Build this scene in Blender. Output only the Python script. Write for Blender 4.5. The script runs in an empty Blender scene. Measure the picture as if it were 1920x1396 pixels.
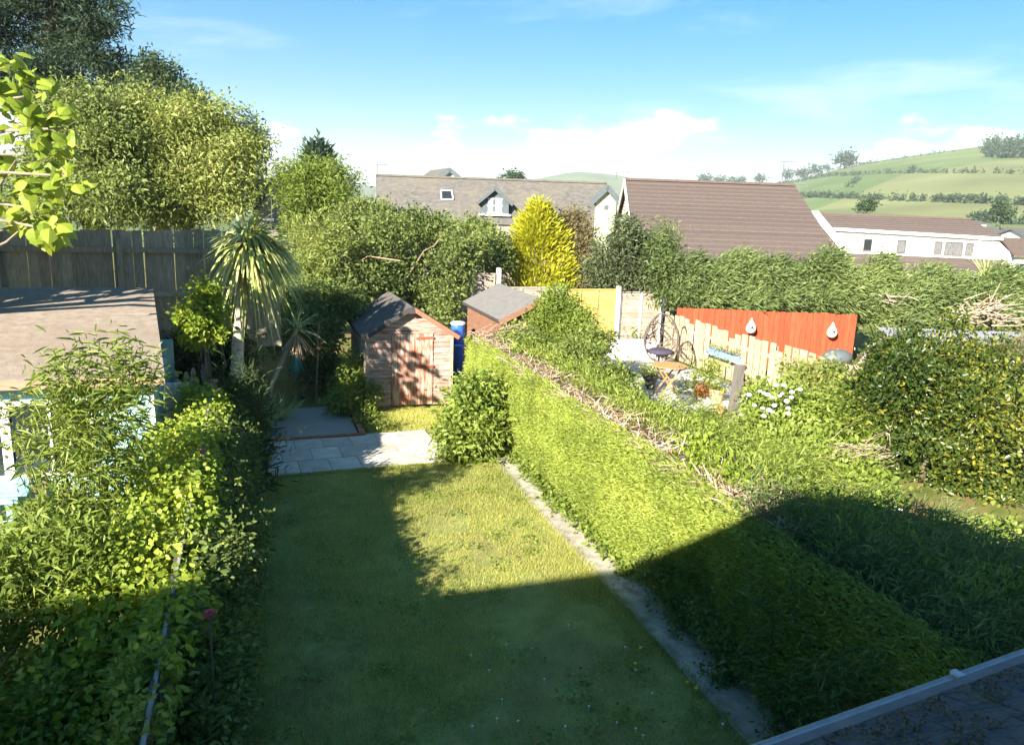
import bpy, math, random
import numpy as np
from mathutils import Vector, Matrix
rng = np.random.default_rng(7); random.seed(7)
S = bpy.context.scene; COL = S.collection
R = math.radians
# ------------------------------------------------------------------ camera
FPX, PITCH, ROLL, YAW, CH = 1450.0, R(12.3), R(2.0), R(18.7), 4.1
CAM = np.array([0, 0, CH])
_fw = np.array([math.sin(YAW)*math.cos(PITCH), math.cos(YAW)*math.cos(PITCH), -math.sin(PITCH)])
_r0 = np.array([math.cos(YAW), -math.sin(YAW), 0.]); _u0 = np.cross(_r0, _fw)
_rt = _r0*math.cos(ROLL)+_u0*math.sin(ROLL); _up = -_r0*math.sin(ROLL)+_u0*math.cos(ROLL)
cd = bpy.data.cameras.new('camera'); cam = bpy.data.objects.new('camera', cd); COL.objects.link(cam)
cam.matrix_world = Matrix(((_rt[0], _up[0], -_fw[0], 0), (_rt[1], _up[1], -_fw[1], 0), (_rt[2], _up[2], -_fw[2], CH), (0, 0, 0, 1)))
cd.sensor_width = 36; cd.lens = 36*FPX/1920; cd.clip_start = .05; cd.clip_end = 9000
S.camera = cam
# ------------------------------------------------------------------ light
SUNV = np.array([1.55, 1.40, -1.0]); SUNV /= np.linalg.norm(SUNV)      # the way the light travels
SEL = math.asin(-SUNV[2]); SAZ = math.atan2(-SUNV[0], -SUNV[1])
W = bpy.data.worlds.new('World'); S.world = W; W.use_nodes = True
def build_world():
    nt = W.node_tree; nt.nodes.clear(); N = nt.nodes.new; L = nt.links.new
    sky = N('ShaderNodeTexSky'); sky.sky_type = 'NISHITA'; sky.sun_disc = False
    sky.sun_elevation = SEL; sky.sun_rotation = SAZ; sky.air_density = 1.0; sky.dust_density = 0.; sky.ozone_density = 3.0
    tc = N('ShaderNodeTexCoord'); sep = N('ShaderNodeSeparateXYZ'); L(tc.outputs['Generated'], sep.inputs[0])
    # cumulus low over the horizon, all the way round: project on to a cloud layer
    mp = N('ShaderNodeMapping'); L(tc.outputs['Generated'], mp.inputs[0]); mp.inputs['Scale'].default_value = (6.5, 6.5, 15)
    mp.inputs['Location'].default_value = (3.1, 1.7, .35)
    n1 = N('ShaderNodeTexNoise'); n1.inputs['Scale'].default_value = 1.0; n1.inputs['Detail'].default_value = 7; n1.inputs['Roughness'].default_value = .52
    L(mp.outputs[0], n1.inputs['Vector'])
    # how much cloud there may be at this height above the horizon
    band = N('ShaderNodeValToRGB'); L(sep.outputs['Z'], band.inputs[0])
    cr = band.color_ramp; cr.elements[0].position = 0; cr.elements[0].color = (.40,)*3+(1,)
    cr.elements[1].position = .35; cr.elements[1].color = (.12,)*3+(1,)
    for p, v in ((.03, .46), (.075, .465), (.10, .40), (.15, .22)):
        e = cr.elements.new(p); e.color = (v, v, v, 1)
    add = N('ShaderNodeMath'); add.operation = 'ADD'; L(n1.outputs['Fac'], add.inputs[0]); L(band.outputs[0], add.inputs[1])
    mr = N('ShaderNodeMapRange'); mr.interpolation_type = 'SMOOTHSTEP'; L(add.outputs[0], mr.inputs[0])
    mr.inputs[1].default_value = .97; mr.inputs[2].default_value = 1.07
    # thin wisps higher up
    mp2 = N('ShaderNodeMapping'); L(tc.outputs['Generated'], mp2.inputs[0]); mp2.inputs['Scale'].default_value = (1.6, 3.0, 9); mp2.inputs['Rotation'].default_value = (0, .25, .5)
    n2 = N('ShaderNodeTexNoise'); n2.inputs['Scale'].default_value = 1.4; n2.inputs['Detail'].default_value = 6; n2.inputs['Roughness'].default_value = .6; n2.inputs['Distortion'].default_value = .4
    L(mp2.outputs[0], n2.inputs['Vector'])
    mr2 = N('ShaderNodeMapRange'); mr2.interpolation_type = 'SMOOTHSTEP'; L(n2.outputs['Fac'], mr2.inputs[0])
    mr2.inputs[1].default_value = .50; mr2.inputs[2].default_value = .78; mr2.inputs[4].default_value = .45
    mx = N('ShaderNodeMath'); mx.operation = 'MAXIMUM'; L(mr.outputs[0], mx.inputs[0]); L(mr2.outputs[0], mx.inputs[1])
    mul = N('ShaderNodeMath'); mul.operation = 'MULTIPLY'; L(mx.outputs[0], mul.inputs[0]); mul.inputs[1].default_value = .88
    cc = N('ShaderNodeMixRGB'); cc.inputs[1].default_value = (4.6, 4.9, 5.3, 1); cc.inputs[2].default_value = (6.0, 5.9, 5.8, 1); L(mr.outputs[0], cc.inputs[0])
    mix = N('ShaderNodeMixRGB'); gm = N('ShaderNodeGamma'); gm.inputs[1].default_value = .62; L(sky.outputs[0], gm.inputs[0]); hs = N('ShaderNodeHueSaturation'); hs.inputs['Saturation'].default_value = 1.95; hs.inputs['Hue'].default_value = .497; hs.inputs['Value'].default_value = 1.0; L(gm.outputs[0], hs.inputs['Color']); L(mul.outputs[0], mix.inputs[0]); L(hs.outputs[0], mix.inputs[1]); L(cc.outputs[0], mix.inputs[2])
    bg = N('ShaderNodeBackground'); bg.inputs[1].default_value = .07; L(mix.outputs[0], bg.inputs[0])
    out = N('ShaderNodeOutputWorld'); L(bg.outputs[0], out.inputs[0])
build_world()
sl = bpy.data.lights.new('sun', 'SUN'); sl.energy = 4.6; sl.angle = R(.55); sl.color = (1, .93, .80)
sun = bpy.data.objects.new('sun', sl); COL.objects.link(sun); sun.location = (-20, -20, 30)
sun.rotation_euler = Vector(SUNV).to_track_quat('-Z', 'Y').to_euler()
S.view_settings.view_transform = 'Standard'; S.view_settings.look = 'None'
S.view_settings.exposure = 2.15; S.view_settings.gamma = 1; S.view_settings.use_curve_mapping = False
S.render.engine = 'CYCLES'; S.cycles.use_denoising = True; S.cycles.max_bounces = 8; S.cycles.diffuse_bounces = 5
S.cycles.transparent_max_bounces = 8; S.cycles.volume_bounces = 0

# ------------------------------------------------------------------ geometry helpers
def ray(px, py):
    d = _fw*FPX+_rt*(px-960)-_up*(py-698); return d/np.linalg.norm(d)
def G(px, py, z=0.):
    d = ray(px, py); return CAM+d*((z-CH)/d[2])
def AY(px, py, Y): d = ray(px, py); return CAM+d*(Y/d[1])
def AX(px, py, X): d = ray(px, py); return CAM+d*(X/d[0])
FH = np.array([math.sin(YAW), math.cos(YAW), 0.]); RH = np.array([math.cos(YAW), -math.sin(YAW), 0.])
def V(px, py, v): d = ray(px, py); return CAM+d*(v/d.dot(FH))       # a pixel at a depth v
def F(u, v, z): return RH*u+FH*v+np.array([0, 0, z])                # street frame: across, away, up
def U(px, v): return float(V(px, 690, v).dot(RH))
def Zp(px, py, v): return float(V(px, py, v)[2])
def nrm(a): return a/np.maximum(np.linalg.norm(a, axis=-1, keepdims=True), 1e-9)
def sm(t): t = np.clip(t, 0, 1); return t*t*(3-2*t)

WL = {}
def tag(o, label=None, cat=None, group=None, kind=None):
    if label: o['label'] = label
    if cat: o['category'] = cat
    if group: o['group'] = group
    if kind: o['kind'] = kind
    return o
def thing(name, label, cat, loc, group=None):
    o = bpy.data.objects.new(name, None); COL.objects.link(o); o.empty_display_size = .2
    o.location = loc; WL[o] = np.array(loc, float); return tag(o, label, cat, group)
def mesh_obj(name, me, mat, parent=None, loc=None):
    o = bpy.data.objects.new(name, me); COL.objects.link(o)
    if mat and not me.materials: me.materials.append(mat)
    if parent is not None: o.parent = parent; WL[o] = WL[parent].copy()
    else:
        WL[o] = np.zeros(3) if loc is None else np.array(loc, float); o.location = WL[o]
    return o
class MB:
    def __init__(s, T=None): s.v = []; s.f = []; s.T = T
    def add(s, vs, fs):
        b = len(s.v); s.v += [tuple(float(c) for c in (s.T(*p) if s.T else p)) for p in vs]; s.f += [tuple(i+b for i in f) for f in fs]; return s
    def box(s, x0, x1, y0, y1, z0, z1):
        return s.add([(x0,y0,z0),(x1,y0,z0),(x1,y1,z0),(x0,y1,z0),(x0,y0,z1),(x1,y0,z1),(x1,y1,z1),(x0,y1,z1)],
                     [(3,2,1,0),(4,5,6,7),(0,1,5,4),(1,2,6,5),(2,3,7,6),(3,0,4,7)])
    def slab(s, pts, th):                                  # polygon (counter-clockwise seen along -th) pushed by th
        n = len(pts); a = [np.array(p, float) for p in pts]; b = [p+np.array(th, float) for p in a]
        return s.add(a+b, [tuple(range(n-1, -1, -1)), tuple(range(n, 2*n))]+[(i, (i+1) % n, n+(i+1) % n, n+i) for i in range(n)])
    def beam(s, p, q, w, h, up=(0,0,1)):
        p = np.array(p, float); q = np.array(q, float); d = q-p; d /= np.linalg.norm(d); up = np.array(up, float)
        if abs(d.dot(up)) > .98: up = np.array([0, 1., 0])
        a = np.cross(d, up); a /= np.linalg.norm(a); b = np.cross(a, d); a *= w/2; b *= h/2
        vs = [e+x for e in (p, q) for x in (-a-b, a-b, a+b, -a+b)]
        return s.add(vs, [(0,1,2,3),(7,6,5,4),(0,4,5,1),(1,5,6,2),(2,6,7,3),(3,7,4,0)])
    def tube(s, pts, rad, n=7, cap=True):
        pts = [np.array(p, float) for p in pts]; rad = rad if hasattr(rad, '__len__') else [rad]*len(pts); vs = []; fs = []
        for i, p in enumerate(pts):
            d = pts[min(i+1, len(pts)-1)]-pts[max(i-1, 0)]; d = d/max(np.linalg.norm(d), 1e-9)
            a = np.cross(d, (0, 0, 1.) if abs(d[2]) < .9 else (1., 0, 0)); a /= np.linalg.norm(a); b = np.cross(d, a)
            vs += [p+rad[i]*(math.cos(t)*a+math.sin(t)*b) for t in np.arange(n)*2*math.pi/n]
        for i in range(len(pts)-1):
            fs += [(i*n+j, i*n+(j+1) % n, (i+1)*n+(j+1) % n, (i+1)*n+j) for j in range(n)]
        if cap: fs += [tuple(range(n)), tuple(range(len(pts)*n-1, (len(pts)-1)*n-1, -1))]
        return s.add(vs, fs)
    def lathe(s, c, prof, n=16, sx=1, sy=1):
        vs = []; fs = []; m = len(prof)
        for r, z in prof: vs += [(c[0]+sx*r*math.cos(t), c[1]+sy*r*math.sin(t), c[2]+z) for t in np.arange(n)*2*math.pi/n]
        for i in range(m-1): fs += [(i*n+j, i*n+(j+1) % n, (i+1)*n+(j+1) % n, (i+1)*n+j) for j in range(n)]
        fs += [tuple(range(n-1, -1, -1)), tuple(range((m-1)*n, m*n))]
        return s.add(vs, fs)
    def mesh(s, name, off=(0,0,0)):
        me = bpy.data.meshes.new(name); o = np.array(off, float)
        me.from_pydata([tuple(np.array(p)-o) for p in s.v], [], s.f); me.update(); return me
    def build(s, name, mat, parent=None, loc=None, smooth=False):
        off = WL[parent] if parent is not None else (np.zeros(3) if loc is None else np.array(loc, float))
        me = s.mesh(name, off)
        if smooth: me.polygons.foreach_set('use_smooth', [True]*len(me.polygons))
        return mesh_obj(name, me, mat, parent, loc)
def arr_mesh(name, verts, faces, tint=None, smooth=False):
    """verts (n,3), faces (m,k) one polygon size, tint per vertex"""
    me = bpy.data.meshes.new(name); n, (m, k) = len(verts), faces.shape
    me.vertices.add(n); me.vertices.foreach_set('co', np.ascontiguousarray(verts, np.float32).ravel())
    me.loops.add(m*k); me.loops.foreach_set('vertex_index', np.ascontiguousarray(faces, np.int32).ravel())
    me.polygons.add(m); me.polygons.foreach_set('loop_start', np.arange(m, dtype=np.int32)*k); me.polygons.foreach_set('loop_total', np.full(m, k, np.int32))
    if tint is not None:
        a = me.attributes.new('tint', 'FLOAT', 'POINT'); a.data.foreach_set('value', np.ascontiguousarray(tint, np.float32))
    if smooth: me.polygons.foreach_set('use_smooth', np.ones(m, bool))
    me.update(calc_edges=True); return me
# ------------------------------------------------------------------ materials
MATS = {}
def nodes(name):
    m = bpy.data.materials.new(name); m.use_nodes = True; nt = m.node_tree
    return m, nt, nt.nodes.new, nt.links.new, nt.nodes['Principled BSDF']
def ramp(N, pts):
    r = N('ShaderNodeValToRGB'); e = r.color_ramp.elements
    while len(e) < len(pts): e.new(.5)
    for q, (p, c) in zip(e, pts): q.position = p; q.color = tuple(c)+(1,)
    return r
def surf(name, cols, scale=6, stretch=(1,1,1), rough=.8, bump=.3, bscale=None, detail=6, rand=.0, spec=.3, dist=.01, coarse=None, lo=.3, hi=.7):
    """noise-mottled surface: cols = list of colours from low to high noise; coarse=(scale, colour, amount) adds large patches"""
    if name in MATS: return MATS[name]
    m, nt, N, L, P = nodes(name); MATS[name] = m
    tc = N('ShaderNodeTexCoord'); mp = N('ShaderNodeMapping'); mp.inputs['Scale'].default_value = stretch; L(tc.outputs['Object'], mp.inputs[0])
    oi = N('ShaderNodeObjectInfo'); ad = N('ShaderNodeVectorMath'); ad.operation = 'ADD'
    sc = N('ShaderNodeVectorMath'); sc.operation = 'SCALE'; sc.inputs[3].default_value = 37 if rand else 0
    cb = N('ShaderNodeCombineXYZ'); [L(oi.outputs['Random'], cb.inputs[i]) for i in range(3)]
    L(cb.outputs[0], sc.inputs[0]); L(mp.outputs[0], ad.inputs[0]); L(sc.outputs[0], ad.inputs[1])
    n = N('ShaderNodeTexNoise'); n.inputs['Scale'].default_value = scale; n.inputs['Detail'].default_value = detail; n.inputs['Roughness'].default_value = .62
    L(ad.outputs[0], n.inputs['Vector'])
    k = len(cols); r = ramp(N, [(lo+(hi-lo)*i/max(k-1, 1), c) for i, c in enumerate(cols)]); L(n.outputs['Fac'], r.inputs[0]); c = r.outputs[0]
    if coarse:
        n3 = N('ShaderNodeTexNoise'); n3.inputs['Scale'].default_value = coarse[0]; n3.inputs['Detail'].default_value = 4; L(ad.outputs[0], n3.inputs['Vector'])
        mr = N('ShaderNodeMapRange'); mr.inputs[1].default_value = .42; mr.inputs[2].default_value = .66; mr.inputs[4].default_value = coarse[2]; L(n3.outputs['Fac'], mr.inputs[0])
        mx = N('ShaderNodeMixRGB'); mx.inputs[2].default_value = tuple(coarse[1])+(1,); L(mr.outputs[0], mx.inputs[0]); L(c, mx.inputs[1]); c = mx.outputs[0]
    if rand:
        hs = N('ShaderNodeHueSaturation'); mr = N('ShaderNodeMapRange'); L(oi.outputs['Random'], mr.inputs[0]); mr.inputs[3].default_value = 1-rand; mr.inputs[4].default_value = 1+rand
        L(mr.outputs[0], hs.inputs['Value']); L(c, hs.inputs['Color']); c = hs.outputs[0]
    L(c, P.inputs['Base Color']); P.inputs['Roughness'].default_value = rough; P.inputs['Specular IOR Level'].default_value = spec
    if bump:
        n2 = N('ShaderNodeTexNoise'); n2.inputs['Scale'].default_value = bscale or scale*3; n2.inputs['Detail'].default_value = 5; L(ad.outputs[0], n2.inputs['Vector'])
        b = N('ShaderNodeBump'); b.inputs['Strength'].default_value = bump; b.inputs['Distance'].default_value = dist; L(n2.outputs['Fac'], b.inputs['Height']); L(b.outputs[0], P.inputs['Normal'])
    return m
def leafmat(name, cols, trans=.35, rough=.5, spec=.35):
    if name in MATS: return MATS[name]
    m, nt, N, L, P = nodes(name); MATS[name] = m
    at = N('ShaderNodeAttribute'); at.attribute_name = 'tint'; r = ramp(N, [(i/(len(cols)-1), c) for i, c in enumerate(cols)]); L(at.outputs['Fac'], r.inputs[0])
    L(r.outputs[0], P.inputs['Base Color']); P.inputs['Roughness'].default_value = rough; P.inputs['Specular IOR Level'].default_value = spec
    t = N('ShaderNodeBsdfTranslucent'); hs = N('ShaderNodeHueSaturation'); hs.inputs['Hue'].default_value = .485; hs.inputs['Value'].default_value = 1.25; L(r.outputs[0], hs.inputs['Color']); L(hs.outputs[0], t.inputs[0])
    ms = N('ShaderNodeMixShader'); ms.inputs[0].default_value = trans; L(P.outputs[0], ms.inputs[1]); L(t.outputs[0], ms.inputs[2])
    L(ms.outputs[0], nt.nodes['Material Output'].inputs[0]); return m
def plain(name, col, rough=.6, spec=.4, metal=0): 
    return surf(name, [tuple(c*.86 for c in col), tuple(min(1, c*1.1) for c in col)], 9, rough=rough, spec=spec, bump=.12)
def glassmat():
    m, nt, N, L, P = nodes('window_glass'); P.inputs['Base Color'].default_value = (.02, .025, .03, 1); P.inputs['Roughness'].default_value = .06; P.inputs['Specular IOR Level'].default_value = .6; return m
GLASS = glassmat()
WHITE = plain('white_paint', (.78, .77, .74)); BARK = surf('bark', [(.10,.075,.05), (.22,.17,.12)], 12, (1,1,.25), bump=.6)
TWIG = surf('dead_twig', [(.20,.13,.08), (.42,.31,.21)], 7, rand=.25, bump=.2)
GREENS = dict(
 hedge=[(.15,.20,.035), (.27,.335,.055), (.42,.48,.095)],
 conifer=[(.08,.12,.04), (.155,.21,.065), (.27,.33,.105)],
 shrub=[(.095,.135,.035), (.18,.23,.06), (.31,.35,.10)],
 dark=[(.035,.06,.02), (.065,.10,.03), (.10,.14,.045)],
 light=[(.11,.16,.025), (.21,.28,.045), (.36,.42,.10)],
 lime=[(.13,.19,.018), (.26,.34,.035), (.43,.49,.08)],
 gold=[(.22,.23,.01), (.42,.42,.02), (.62,.60,.06)],
 grey=[(.06,.08,.035), (.13,.16,.07), (.24,.27,.14)],
 tips=[(.10,.14,.03), (.22,.27,.055), (.44,.45,.15)],
 pine=[(.022,.045,.025), (.04,.07,.035), (.07,.11,.05)],
 far=[(.04,.07,.035), (.07,.11,.05), (.10,.14,.06)],
 bronze=[(.11,.09,.04), (.19,.16,.07), (.27,.24,.11)],
 camellia=[(.03,.06,.014), (.08,.12,.02), (.36,.33,.04)],
 grass=[(.24,.28,.07), (.41,.42,.10), (.58,.56,.16)])
def LM(k): return leafmat('leaf_'+k, GREENS[k], rough=.32 if k == 'camellia' else .5, spec=.5 if k == 'camellia' else .3, trans=.42)
# ------------------------------------------------------------------ foliage
_ph = rng.uniform(0, 6.28, (8, 3)); _fr = rng.normal(0, 1, (8, 3))
def lump(P, f):
    return sum(np.sin(P@(_fr[i]*f)+_ph[i, 0]) for i in range(8))/8**.5
def kites(P, A, Sd, Ln, Wd, fold=.18, droop=.15, tint=None, oval=False):
    """kite-shaped folded leaves: base, left, tip, right with a crease"""
    n = len(P); A = nrm(A); Sd = nrm(Sd-A*(A*Sd).sum(1, keepdims=True)); Nn = np.cross(A, Sd)
    Ln = np.broadcast_to(np.asarray(Ln, float).reshape(-1, 1), (n, 1)); Wd = np.broadcast_to(np.asarray(Wd, float).reshape(-1, 1), (n, 1))
    if oval:
        dz = np.array([0, 0, 1.])*Ln*droop; c1, c2 = P+A*Ln*.28-dz*.1, P+A*Ln*.66-dz*.45; e1, e2 = Sd*Wd*.46, Sd*Wd*.42
        v = np.stack([P, c1-e1+Nn*Wd*fold, c2-e2+Nn*Wd*fold*.7, P+A*Ln-dz, c2+e2+Nn*Wd*fold*.7, c1+e1+Nn*Wd*fold], 1).reshape(-1, 3); i = np.arange(n)[:, None]*6
        return v, np.concatenate([i+np.array([0, 1, 2, 3]), i+np.array([0, 3, 4, 5])], 1).reshape(-1, 4), None if tint is None else np.repeat(tint, 6)
    mid = P+A*Ln*.45
    tip = P+A*Ln; tip = tip-np.array([0, 0, 1.])*Ln*droop
    v = np.stack([P, mid-Sd*Wd*.5+Nn*Wd*fold, tip, mid+Sd*Wd*.5+Nn*Wd*fold], 1).reshape(-1, 3)
    i = np.arange(n)[:, None]*4
    f = np.concatenate([i+np.array([0, 1, 2]), i+np.array([0, 2, 3])], 1).reshape(-1, 3)
    return v, f, None if tint is None else np.repeat(tint, 4)
def blob_pts(blobs, n, shell=.45, rough=.16, lf=2.2):
    B = np.array([(*b[:3], *(b[3:6] if len(b) >= 6 else (b[3],)*3)) for b in blobs], float)
    w = (B[:, 3]*B[:, 4]+B[:, 4]*B[:, 5]+B[:, 3]*B[:, 5]); k = rng.choice(len(B), n, p=w/w.sum())
    d = nrm(rng.normal(0, 1, (n, 3))); r = shell+(1-shell)*rng.random(n)**.6
    rr = B[k, 3:6]; base = B[k, :3]+d*rr
    r = r*(1+rough*lump(base, lf/np.maximum(rr.mean(1), .3).mean()*1.6))
    return B[k, :3]+d*rr*r[:, None], nrm(d/rr)
def foliage(name, blobs, n, L_, W_, mat, parent=None, clump=7, spread=None, out=.7, up=.25, rnd=.8, droop=.2, shell=.45, rough=.16, lf=2.2, big=.12, fold=.18, bias=None, tshift=0., zmin=None, sub=5, oval=False):
    if sub:
        nb_ = []
        for b in blobs:
            b = tuple(b[:3])+(tuple(b[3:6]) if len(b) >= 6 else (b[3],)*3); nb_.append(b[:3]+tuple(c*.78 for c in b[3:]))
            for _ in range(sub):
                d = nrm(rng.normal(0, 1, 3)+np.array([0, 0, .25])); q = rng.uniform(.25, .5); nb_.append(tuple(np.array(b[:3])+d*np.array(b[3:])*rng.uniform(.7, 1.08))+tuple(c*q for c in b[3:]))
        blobs = nb_
    nc = max(n//clump, 1); C, O = blob_pts(blobs, nc, shell, rough, lf)
    C = np.repeat(C, clump, 0); O = np.repeat(O, clump, 0); m = len(C)
    sp = spread if spread else L_*1.1
    P = C+rng.normal(0, sp, (m, 3)); A = O*out+rng.normal(0, rnd*.6, (m, 3))+np.array([0, 0, up])
    if bias is not None: A = A+np.array(bias)
    ct = np.repeat(rng.normal(0, 1, nc), clump)
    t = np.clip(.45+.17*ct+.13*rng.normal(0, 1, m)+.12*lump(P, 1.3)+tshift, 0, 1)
    s = rng.uniform(.65, 1.3, m)
    if big:
        kb = rng.random(m) < big; s[kb] *= 1.35
    if zmin is not None: P[:, 2] = np.maximum(P[:, 2], zmin+rng.random(m)*.06)
    v, f, t4 = kites(P, A, rng.normal(0, 1, (m, 3)), L_*s, W_*s, fold, droop, t, oval)
    off = WL[parent] if parent is not None else np.zeros(3)
    return mesh_obj(name, arr_mesh(name, v-off, f, t4), mat, parent)
def limbs(root, base, tips, r0, name='trunk', mat=None, fork=.45):
    """tapered trunk forking into limbs that reach towards the tips"""
    base = np.array(base, float); tips = [np.array(t, float) for t in tips]; cen = sum(tips)/len(tips); knot = base+(cen-base)*fork
    b = MB(); mid = (base+knot)/2+rng.normal(0, r0*.5, 3)*(1, 1, 0)
    b.tube([base, mid, knot], [r0, r0*.8, r0*.62], 8)
    for t in tips:
        m1 = knot+(t-knot)*.5+rng.normal(0, .08*np.linalg.norm(t-knot), 3); b.tube([knot, m1, t], [r0*.5, r0*.3, r0*.1], 6)
    return b.build(name, mat or BARK, root, smooth=True)
def plant(name, label, cat, base, blobs, n, L_, W_, key, group=None, stem=True, part='foliage', r0=None, **k):
    base = np.array(base, float); t = thing(name, label, cat, base, group)
    foliage(part, blobs, n, L_, W_, LM(key), t, **k)
    if stem:
        B = sorted(blobs, key=lambda b: -b[3])[:5]
        limbs(t, base, [b[:3] for b in B], r0 or .03+.03*max(b[3] for b in blobs), 'trunk' if part == 'crown' else 'stem')
    return t
def pb(px, py, v, rpx, rz=None):                         # a blob from a pixel, a depth and pixel radii
    p = V(px, py, v); r = rpx/FPX*v; return (*p, r, r, (rz/FPX*v) if rz else r)
def straps(bases, dirs, lens, wid, droop, seg=6, tw=.0):
    """strap leaves that arch over"""
    n = len(bases); D = nrm(dirs); t = np.linspace(0, 1, seg+1); side = nrm(np.cross(D, np.array([0, 0, 1.])+rng.normal(0, .25, (n, 3))))
    lens = np.asarray(lens).reshape(-1, 1); wid = np.broadcast_to(np.asarray(wid, float).reshape(-1, 1), (n, 1)); droop = np.broadcast_to(np.asarray(droop, float).reshape(-1, 1), (n, 1)); v = []
    for s in t:
        c = bases+D*lens*s-np.array([0, 0, 1.])*lens*droop*s*s
        w = wid*(.55+.9*s*(1-s)*1.6)*(1-s**4*.97)/2
        v += [c-side*w, c+side*w]
    v = np.stack(v, 1).reshape(-1, 3); k = 2*(seg+1); i = np.arange(n)[:, None]*k
    f = np.concatenate([i+np.array([2*j, 2*j+1, 2*j+3, 2*j+2]) for j in range(seg)], 1).reshape(-1, 4)
    return v, f, k
def piece(name, me, parent, loc, rot=(0,0,0), scale=(1,1,1), mat=None):
    o = bpy.data.objects.new(name, me); COL.objects.link(o); o.parent = parent
    if mat and not me.materials: me.materials.append(mat)
    o.location = np.array(loc, float)-WL[parent]; o.rotation_euler = rot; o.scale = scale; WL[o] = np.array(loc, float); return o
def boxmesh(name, x0, x1, y0, y1, z0, z1, mat, bev=0.):
    b = MB().box(x0, x1, y0, y1, z0, z1); me = b.mesh(name); me.materials.append(mat); return me
# ================================================================== TERRAIN
NH = np.array([(-4000,12),(600,0),(1150,18),(1290,42),(1380,46),(1460,54),(1520,76),(1600,96),(1700,114),(1810,132),(1920,140),(2300,150),(4000,110),(9000,60)], float)
FHL = np.array([(-9000,16),(0,12),(560,18),(640,24),(680,24),(760,12),(900,16),(980,42),(1060,60),(1130,58),(1200,46),(1300,30),(1400,20),(9000,20)], float)
def hgt(x, y):
    x = np.asarray(x, float); y = np.asarray(y, float); r = np.hypot(x, y); a = np.arctan2(x, y)-YAW; a = (a+math.pi) % (2*math.pi)-math.pi
    px = 960+FPX*np.tan(np.clip(a, -1.35, 1.35)); ca = np.maximum(np.cos(a), .25)
    e1 = np.interp(px, NH[:, 0], NH[:, 1])/FPX*900*ca+CH; e2 = np.interp(px, FHL[:, 0], FHL[:, 1])/FPX*1900*ca+CH
    base = -5*sm((r-50)/90)
    t1 = np.clip((r-170)/730, 0, 1); t1 = t1*.55+.45*sm(t1)
    h1 = np.where(r < 900, base+(e1+5)*t1, e1*(1-.8*sm((r-900)/500))-5*sm((r-900)/500))
    t2 = sm((r-1100)/800); h2 = -5+(e2+5)*t2
    h = np.where(r > 170, np.maximum(h1, np.where(r > 1100, h2, -9)), base)
    bank = 1.35*sm((y-13.3)/1.0)*sm((.3-x)/.9)*sm((45-r)/15)
    return h+bank
def hit(px, py, r0=60):
    d = ray(px, py); t = r0
    for _ in range(4000):
        p = CAM+d*t
        if p[2] < hgt(p[0], p[1]): return p
        t *= 1.003
    return CAM+d*900
def ground():
    rr = np.concatenate([np.linspace(.3, 30, 70), 30*1.055**np.arange(1, 86)]); az = np.linspace(0, 2*math.pi, 361)[:-1]
    A, Rr = np.meshgrid(az, rr); X = Rr*np.sin(A); Y = Rr*np.cos(A); Z = hgt(X, Y)-.02
    n = len(az); m = len(rr); v = np.stack([X, Y, Z], -1).reshape(-1, 3)
    v = np.concatenate([v, [[0, 0, -.02]]]); i, j = np.meshgrid(np.arange(m-1), np.arange(n), indexing='ij')
    f = np.stack([i*n+j, (i+1)*n+j, (i+1)*n+(j+1) % n, i*n+(j+1) % n], -1).reshape(-1, 4)
    f = np.concatenate([f, np.array([[len(v)-1, k, (k+1) % n, (k+1) % n] for k in range(0)], int).reshape(-1, 4)])
    me = arr_mesh('ground', v, f[:, ::-1], smooth=True)
    m_, nt, N, L, P = nodes('ground_fields')
    tc = N('ShaderNodeTexCoord'); ln = N('ShaderNodeVectorMath'); ln.operation = 'LENGTH'; L(tc.outputs['Object'], ln.inputs[0])
    mr = N('ShaderNodeMapRange'); mr.inputs[1].default_value = 40; mr.inputs[2].default_value = 90; L(ln.outputs['Value'], mr.inputs[0])
    n1 = N('ShaderNodeTexNoise'); n1.inputs['Scale'].default_value = 1.3; n1.inputs['Detail'].default_value = 8; L(tc.outputs['Object'], n1.inputs['Vector'])
    r1 = ramp(N, [(.35, (.09,.11,.025)), (.5, (.15,.15,.04)), (.62, (.20,.13,.07))]); L(n1.outputs['Fac'], r1.inputs[0])
    v2 = N('ShaderNodeTexVoronoi'); v2.inputs['Scale'].default_value = .0048; L(tc.outputs['Object'], v2.inputs['Vector'])
    sx = N('ShaderNodeSeparateXYZ'); L(v2.outputs['Color'], sx.inputs[0])
    r2 = ramp(N, [(.0, (.10,.145,.05)), (.5, (.135,.17,.06)), (1, (.18,.19,.08))]); L(sx.outputs[0], r2.inputs[0])
    n2 = N('ShaderNodeTexNoise'); n2.inputs['Scale'].default_value = .02; n2.inputs['Detail'].default_value = 9; L(tc.outputs['Object'], n2.inputs['Vector'])
    hv = N('ShaderNodeHueSaturation'); m3 = N('ShaderNodeMapRange'); m3.inputs[1].default_value = .3; m3.inputs[2].default_value = .7; m3.inputs[3].default_value = .78; m3.inputs[4].default_value = 1.2; L(n2.outputs['Fac'], m3.inputs[0]); L(m3.outputs[0], hv.inputs['Value']); L(r2.outputs[0], hv.inputs['Color'])
    mx = N('ShaderNodeMixRGB'); L(mr.outputs[0], mx.inputs[0]); L(r1.outputs[0], mx.inputs[1]); L(hv.outputs[0], mx.inputs[2]); L(mx.outputs[0], P.inputs['Base Color']); P.inputs['Roughness'].default_value = .95; P.inputs['Specular IOR Level'].default_value = .1
    tag(mesh_obj('ground', me, m_), kind='structure')
ground()
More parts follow.
